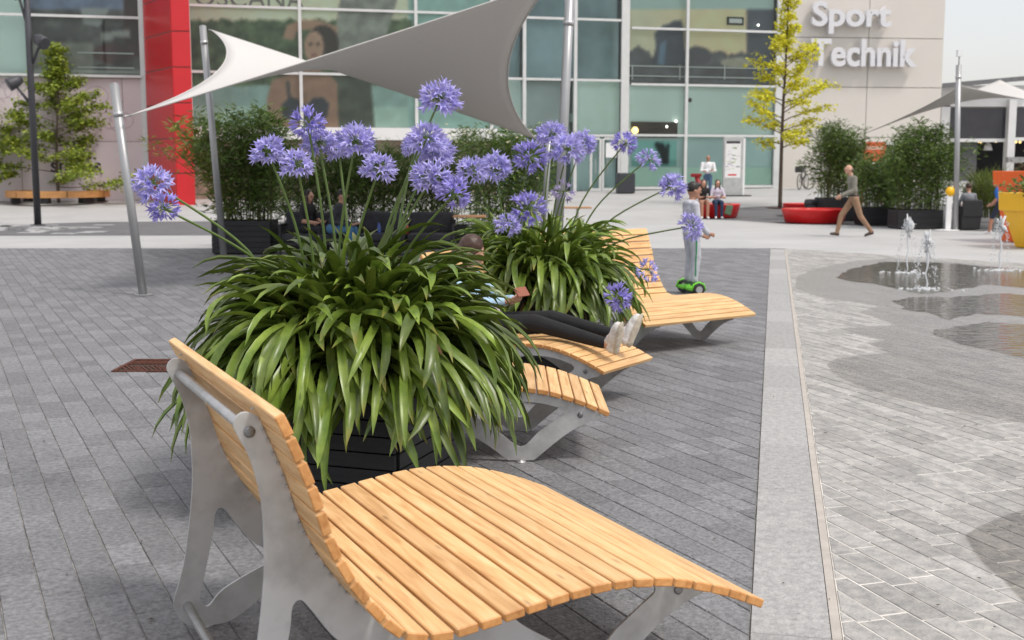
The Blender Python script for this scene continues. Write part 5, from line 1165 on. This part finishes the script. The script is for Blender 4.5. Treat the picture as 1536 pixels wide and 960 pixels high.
for s in (-1, 1):
    V = []; b = MB().box((s * .135, 0, .085), (.20, .20, .05)).build('foot_pad', lime, hv, bevel=.02); MB().box((s * .135, 0, .05), (.19, .15, .05)).build('housing', black_pl, hv, bevel=.015)
    w_ = MB().lathe([(.05, -.022), (.078, -.02), (.083, -.008), (.083, .008), (.078, .02), (.05, .022)], 24).build('wheel', mat('tyre', (.02, .02, .02), .8), hv, True); w_.matrix_local = Matrix.Translation((s * .265, 0, .083)) @ Matrix.Rotation(math.pi / 2, 4, 'Y')
    MB().lathe([(0, -.024), (.045, -.024), (.045, .024), (0, .024)], 18).build('rim', pipe_m, w_)
    MB().tube([(s * .265, -.098, .07), (s * .265, -.07, .15), (s * .265, 0, .178), (s * .265, .07, .15), (s * .265, .098, .07)], .013, 6).build('fender', lime, hv, True)
# --- girl reclining on the narrow lounger (local axes of that lounger: x to the foot end, y along the slats)
f = Fig(); t0 = .33
hipp = Vector((.33, t0, .49)); che = Vector((.135, t0, .815)); torso(f, hipp, che, (0, -1, 0), .9)
f.el((.30, t0, .56), (.13, .15, .07), XTR)
ky = [(-1, .80, .545, 1.36, .445), (1, .84, .555, 1.37, .475)]
for s, kx, kz, ax, az in ky:
    y = t0 + s * .095; limb(f, hipp + Vector((.05, s * .09, 0)), (kx, y, kz), (ax, y + s * .0, az), (.088, .066, .043), LEG)
    f.cap((ax - .01, y, az), .034, (ax + .05, y, az - .002), .034, SKIN)
    # shoe: sole upright, toes up
    tl = Vector((.30, s * .22, .93)).normalized(); wd = Vector((0, 1, 0)); wd = (wd - tl * wd.dot(tl)).normalized(); sn = wd.cross(tl).normalized(); sn = sn if sn.x > 0 else -sn; Rm = Matrix((wd, sn, tl)).transposed()
    hc = Vector((ax + .075, y, az - .03)); mid = hc + tl * .085
    f.el(mid, (.045, .040, .125), SHOE, Rm); f.el(hc, (.040, .045, .045), SHOE, Rm); f.el(hc + tl * .155 + sn * .008, (.046, .030, .055), SHOE, Rm)
    f.el(mid + sn * .036 + tl * .005, (.046, .016, .142), EYE, Rm); f.el(mid + sn * .036 - tl * .085, (.036, .018, .045), EYE, Rm)
    f.el(hc + tl * .05 - sn * .04, (.034, .022, .045), SHOE, Rm)
    for q in range(4): c_ = hc + tl * (.055 + .024 * q) - sn * (.044 - .006 * q); f.cap(c_ - wd * .026, .006, c_ + wd * .026, .006, XTR)
for s in (-1, 1):
    limb(f, che + Vector((.0, s * .15, .0)), (.30, t0 + s * .24, .64), (.50, t0 + s * .07, .68), (.055, .046, .036), TOP); hand(f, (.50, t0 + s * .065, .68), (.9, -s * .25, .1), (-.2, -s * .6, .5), .9)
f.cap(che + Vector((0, 0, .04)), .05, che + Vector((.02, 0, .13)), .046, SKIN)
head(f, che + Vector((.05, 0, .215)), .98, (.62, .42, -.6), (.55, .2, .75), 'long')
girl = people('girl in black leggings reclining on the narrow lounger with a phone', tuple(L3o), a3, f, cloth('pale_blue_top', (.38, .55, .70)), cloth('black_leggings', (.007, .007, .008)), mat('white_trainer', (.62, .60, .57), .6, 0, .2, 30, .3, 60), sk, hbr, cloth('pale_pink_hem', (.72, .56, .60)), .008, mat('worn_sole', (.50, .44, .35), .7, 0, .25, 25))
ph = thing('phone', 'phone held in both hands by the reclining girl', 'phone', tuple(L3o + Vector((math.cos(a3) * .63 - math.sin(a3) * t0, math.sin(a3) * .63 + math.cos(a3) * t0, .75))), a3)
MB().box((0, 0, 0), (.012, .15, .075), Matrix.Rotation(R_(-35), 3, 'Y')).build('body', mat('phone_case', (.28, .09, .05), .4), ph)
# --- walking man, moving left
mg = G(1279, 355); f = Fig()
limb(f, (.09, .0, .90), (.09, .27, .50), (.08, .36, .10), (.095, .07, .05), LEG); limb(f, (-.09, 0, .90), (-.08, -.14, .50), (-.08, -.42, .13), (.095, .07, .05), LEG)
shoe(f, (.08, .37, .09), (0, 1, .12), 1., SHOE); shoe(f, (-.08, -.42, .115), (0, 1, -.28), 1., SHOE)
torso(f, (0, 0, .93), (0, .07, 1.40), (1, 0, 0), 1.03); f.el((0, 0, .99), (.165, .135, .03), XTR)
limb(f, (.2, .06, 1.40), (.23, .02, 1.12), (.20, .22, .97), (.065, .055, .042), TOP); hand(f, (.20, .24, .96), (0, 1, -.4), (-1, 0, 0), 1.)
limb(f, (-.2, .06, 1.40), (-.24, .08, 1.12), (-.2, .36, 1.0), (.065, .055, .042), TOP); hand(f, (-.2, .37, .99), (0, 1, -.5), (1, 0, 0), 1.)
f.cap((0, .08, 1.44), .055, (0, .12, 1.54), .052, SKIN); head(f, (0, .15, 1.615), 1.02, (0, 1, -.15), hair='bald')
people('bald man in an olive shirt and tan trousers striding past the red ring seat', (mg.x, mg.y, 0.003), R_(92), f, cloth('olive_shirt', (.21, .20, .165)), cloth('tan_trousers', (.30, .185, .115)), mat('brown_shoe', (.06, .04, .03), .5), sk, hgr, dark_in, .011)
# --- sitting figures
def sitter(k=1., seat=.45, hair='short', lean=.1, legs=.38, hands=(.30, .62)):
    f = Fig(); pel = Vector((0, 0, seat + .09)); che = Vector((0, -.02 + lean, seat + .52 * k)); torso(f, pel, che, (1, 0, 0), .93 * k)
    for s in (-1, 1):
        limb(f, (s * .09, .03, seat + .08), (s * .10, .42 * k, seat + .08), (s * .09, legs, .09), (.085, .065, .045), LEG, None); shoe(f, (s * .09, legs, .08), (s * .2, 1, 0), .9)
        limb(f, che + Vector((s * .16 * k, 0, 0)), (s * .24, .08, seat + .24), (s * .09, hands[0], hands[1]), (.052, .044, .034), TOP, SKIN if k < .99 else None); hand(f, (s * .085, hands[0] + .01, hands[1]), (-s * .3, 1, .1), (-s * .5, 0, 1), .9)
    f.cap(che + Vector((0, 0, .03)), .05, che + Vector((0, .03, .12)), .047, SKIN); head(f, che + Vector((0, .045, .20)), .97, (0, 1, -.1), hair=hair); return f
for (px, lab, top, leg, hr) in ((1056, 'woman with long hair in a black top sitting on the red seat', cloth('black_top', (.015, .015, .016)), skd, hbr), (1077, 'woman in a pale lilac top and jeans sitting on the red seat', cloth('lilac_top', (.62, .56, .66)), cloth('navy_jeans', (.02, .04, .09)), hbk)):
    people(lab, (px_x(px, 39.2), 39.4, .004), R_(180), sitter(.96, .46, 'long', .05, .42, (.26, .70)), top, leg, mat('white_shoe', (.75, .75, .75), .6), sk, hr, white_pl, .012)
bgp = thing('shoulder_bag', 'green cloth bag hanging over the red seat', 'bag', (px_x(1092, 38.9), 38.72, .15)); MB().box((0, 0, .16), (.22, .07, .32), Matrix.Rotation(.25, 3, 'Y')).build('body', cloth('green_bag', (.10, .16, .10)), bgp, bevel=.03); MB().tube([(-.1, 0, .30), (-.08, .06, .37), (.05, .06, .37), (.12, 0, .28)], .012, 6).build('strap', MATS['green_bag'], bgp)
# man in white leaning, arms folded
wy = 48.; f = Fig()
for s in (-1, 1):
    limb(f, (s * .09, 0, .9), (s * .1, .04, .5), (s * .1, .03, .1), (.095, .07, .052), LEG); shoe(f, (s * .1, .03, .09), (s * .3, 1, 0), 1.)
torso(f, (0, 0, .94), (0, .0, 1.42), (1, 0, 0), 1.08)
for s in (-1, 1): limb(f, (s * .21, 0, 1.42), (s * .27, .08, 1.14), (-s * .05, .22, 1.14 + s * .03), (.07, .058, .045), TOP); hand(f, (-s * .06, .23, 1.14 + s * .03), (-s, .1, 0), (0, -1, 0), 1.)
f.cap((0, 0, 1.46), .056, (0, .02, 1.55), .054, SKIN); head(f, (0, .03, 1.64), 1.05, hair='bald')
people('bald man in a white shirt standing with folded arms by the glass front', (px_x(1061, wy), wy, TZ(wy)), R_(176), f, cloth('white_shirt', (.78, .78, .80)), cloth('blue_jeans', (.08, .13, .22)), mat('brown_shoe2', (.05, .04, .035), .6), skd, mat('stubble', (.30, .16, .11), .6), white_pl, .012)
rl = thing('red_pedestal', 'dark red slanting stand behind the two sitting women', 'stand', (px_x(1046, 42.), 42., TZ(42.))); rdm = mat('dark_red_paint', (.26, .012, .014), .45)
MB().tube([(.25, 0, 0), (-.02, 0, 1.25)], [.13, .09], 12).build('shaft', rdm, rl, True); MB().box((-.06, 0, 1.3), (.36, .2, .12)).build('head', rdm, rl, bevel=.02); MB().lathe([(.28, 0), (.28, .03), (.1, .05)], 20, (.25, 0, 0)).build('foot', rdm, rl)
# couple on the lounge seats
people('dark haired man in a grey shirt and jeans sitting forward on the lounge seat', (px_x(496, Ys), Ys + .05, 0), R_(-104), sitter(1., .42, 'short', .2, .45, (.42, .60)), cloth('charcoal_shirt', (.045, .047, .055)), cloth('mid_jeans', (.06, .16, .30)), mat('brown_shoe', (.06, .04, .03), .5), sk, hbk, white_pl, .013)
people('woman with long black hair sitting beside the man in jeans', (px_x(455, Ys), Ys + .3, 0), R_(-120), sitter(.97, .42, 'long', .05, .42, (.3, .62)), cloth('black_dress', (.02, .02, .022)), cloth('black_trousers', (.02, .02, .025)), mat('dark_shoe', (.05, .04, .04), .5), sk, hbk, white_pl, .013)
# cafe guests
people('cafe guest with brown hair in the rattan chair, seen from behind', (rc.x, rc.y + .02, .0), R_(4), sitter(.97, .43, 'short', .0, .42, (.3, .66)), cloth('striped_grey_top', (.22, .23, .25)), cloth('dark_trousers', (.04, .04, .05)), mat('dark_shoe', (.05, .04, .04), .5), sk, hbr, white_pl, .013)
f = Fig()
for s, dy in ((-1, .12), (1, -.16)): limb(f, (s * .08, 0, .72), (s * .09, dy * .8 + .06, .40), (s * .09, dy * 1.6, .09), (.078, .056, .042), LEG, SKIN); shoe(f, (s * .09, dy * 1.6, .08), (0, 1, 0), .85)
torso(f, (0, 0, .75), (0, .05, 1.10), (1, 0, 0), .85)
for s in (-1, 1): limb(f, (s * .16, .05, 1.1), (s * .2, .03, .9), (s * .18, .15, .76), (.05, .043, .034), TOP, SKIN); hand(f, (s * .18, .16, .755), (0, 1, -.5), (-s, 0, 0), .85)
f.cap((0, .05, 1.13), .045, (0, .07, 1.21), .042, SKIN); head(f, (0, .09, 1.28), .93)
cg = G(1497, 352); people('child in a blue shirt walking behind the orange planter', (cg.x, cg.y, .004), R_(60), f, cloth('blue_shirt', (.02, .12, .42)), cloth('navy_shorts', (.02, .025, .05)), mat('white_shoe', (.75, .75, .75), .6), skd, hbk, white_pl, .012)

# ------------------------------------------------------------------ leaf litter on the paving
lt = MB(); rl_ = random.Random(21)
for i in range(70):
    p = G(rl_.uniform(1150, 1530), rl_.uniform(560, 950)) if i < 30 else G(rl_.uniform(20, 1120), rl_.uniform(480, 950))
    a = rl_.uniform(0, 6.28); L = rl_.uniform(.005, .018); w = L * rl_.uniform(.25, .5); c, q = math.cos(a), math.sin(a); z = .0085
    lt.add([(p.x - c * L, p.y - q * L, z), (p.x - q * w, p.y + c * w, z + .002), (p.x + c * L, p.y + q * L, z + .001), (p.x + q * w, p.y - c * w, z)], [(0, 1, 2, 3)])
tag(lt.build('leaf_litter', mat('litter_brown', (.07, .05, .03), .9, 0, .4, 20)), 'tiny dry leaf scraps strewn over the paving', 'litter', kind='stuff')
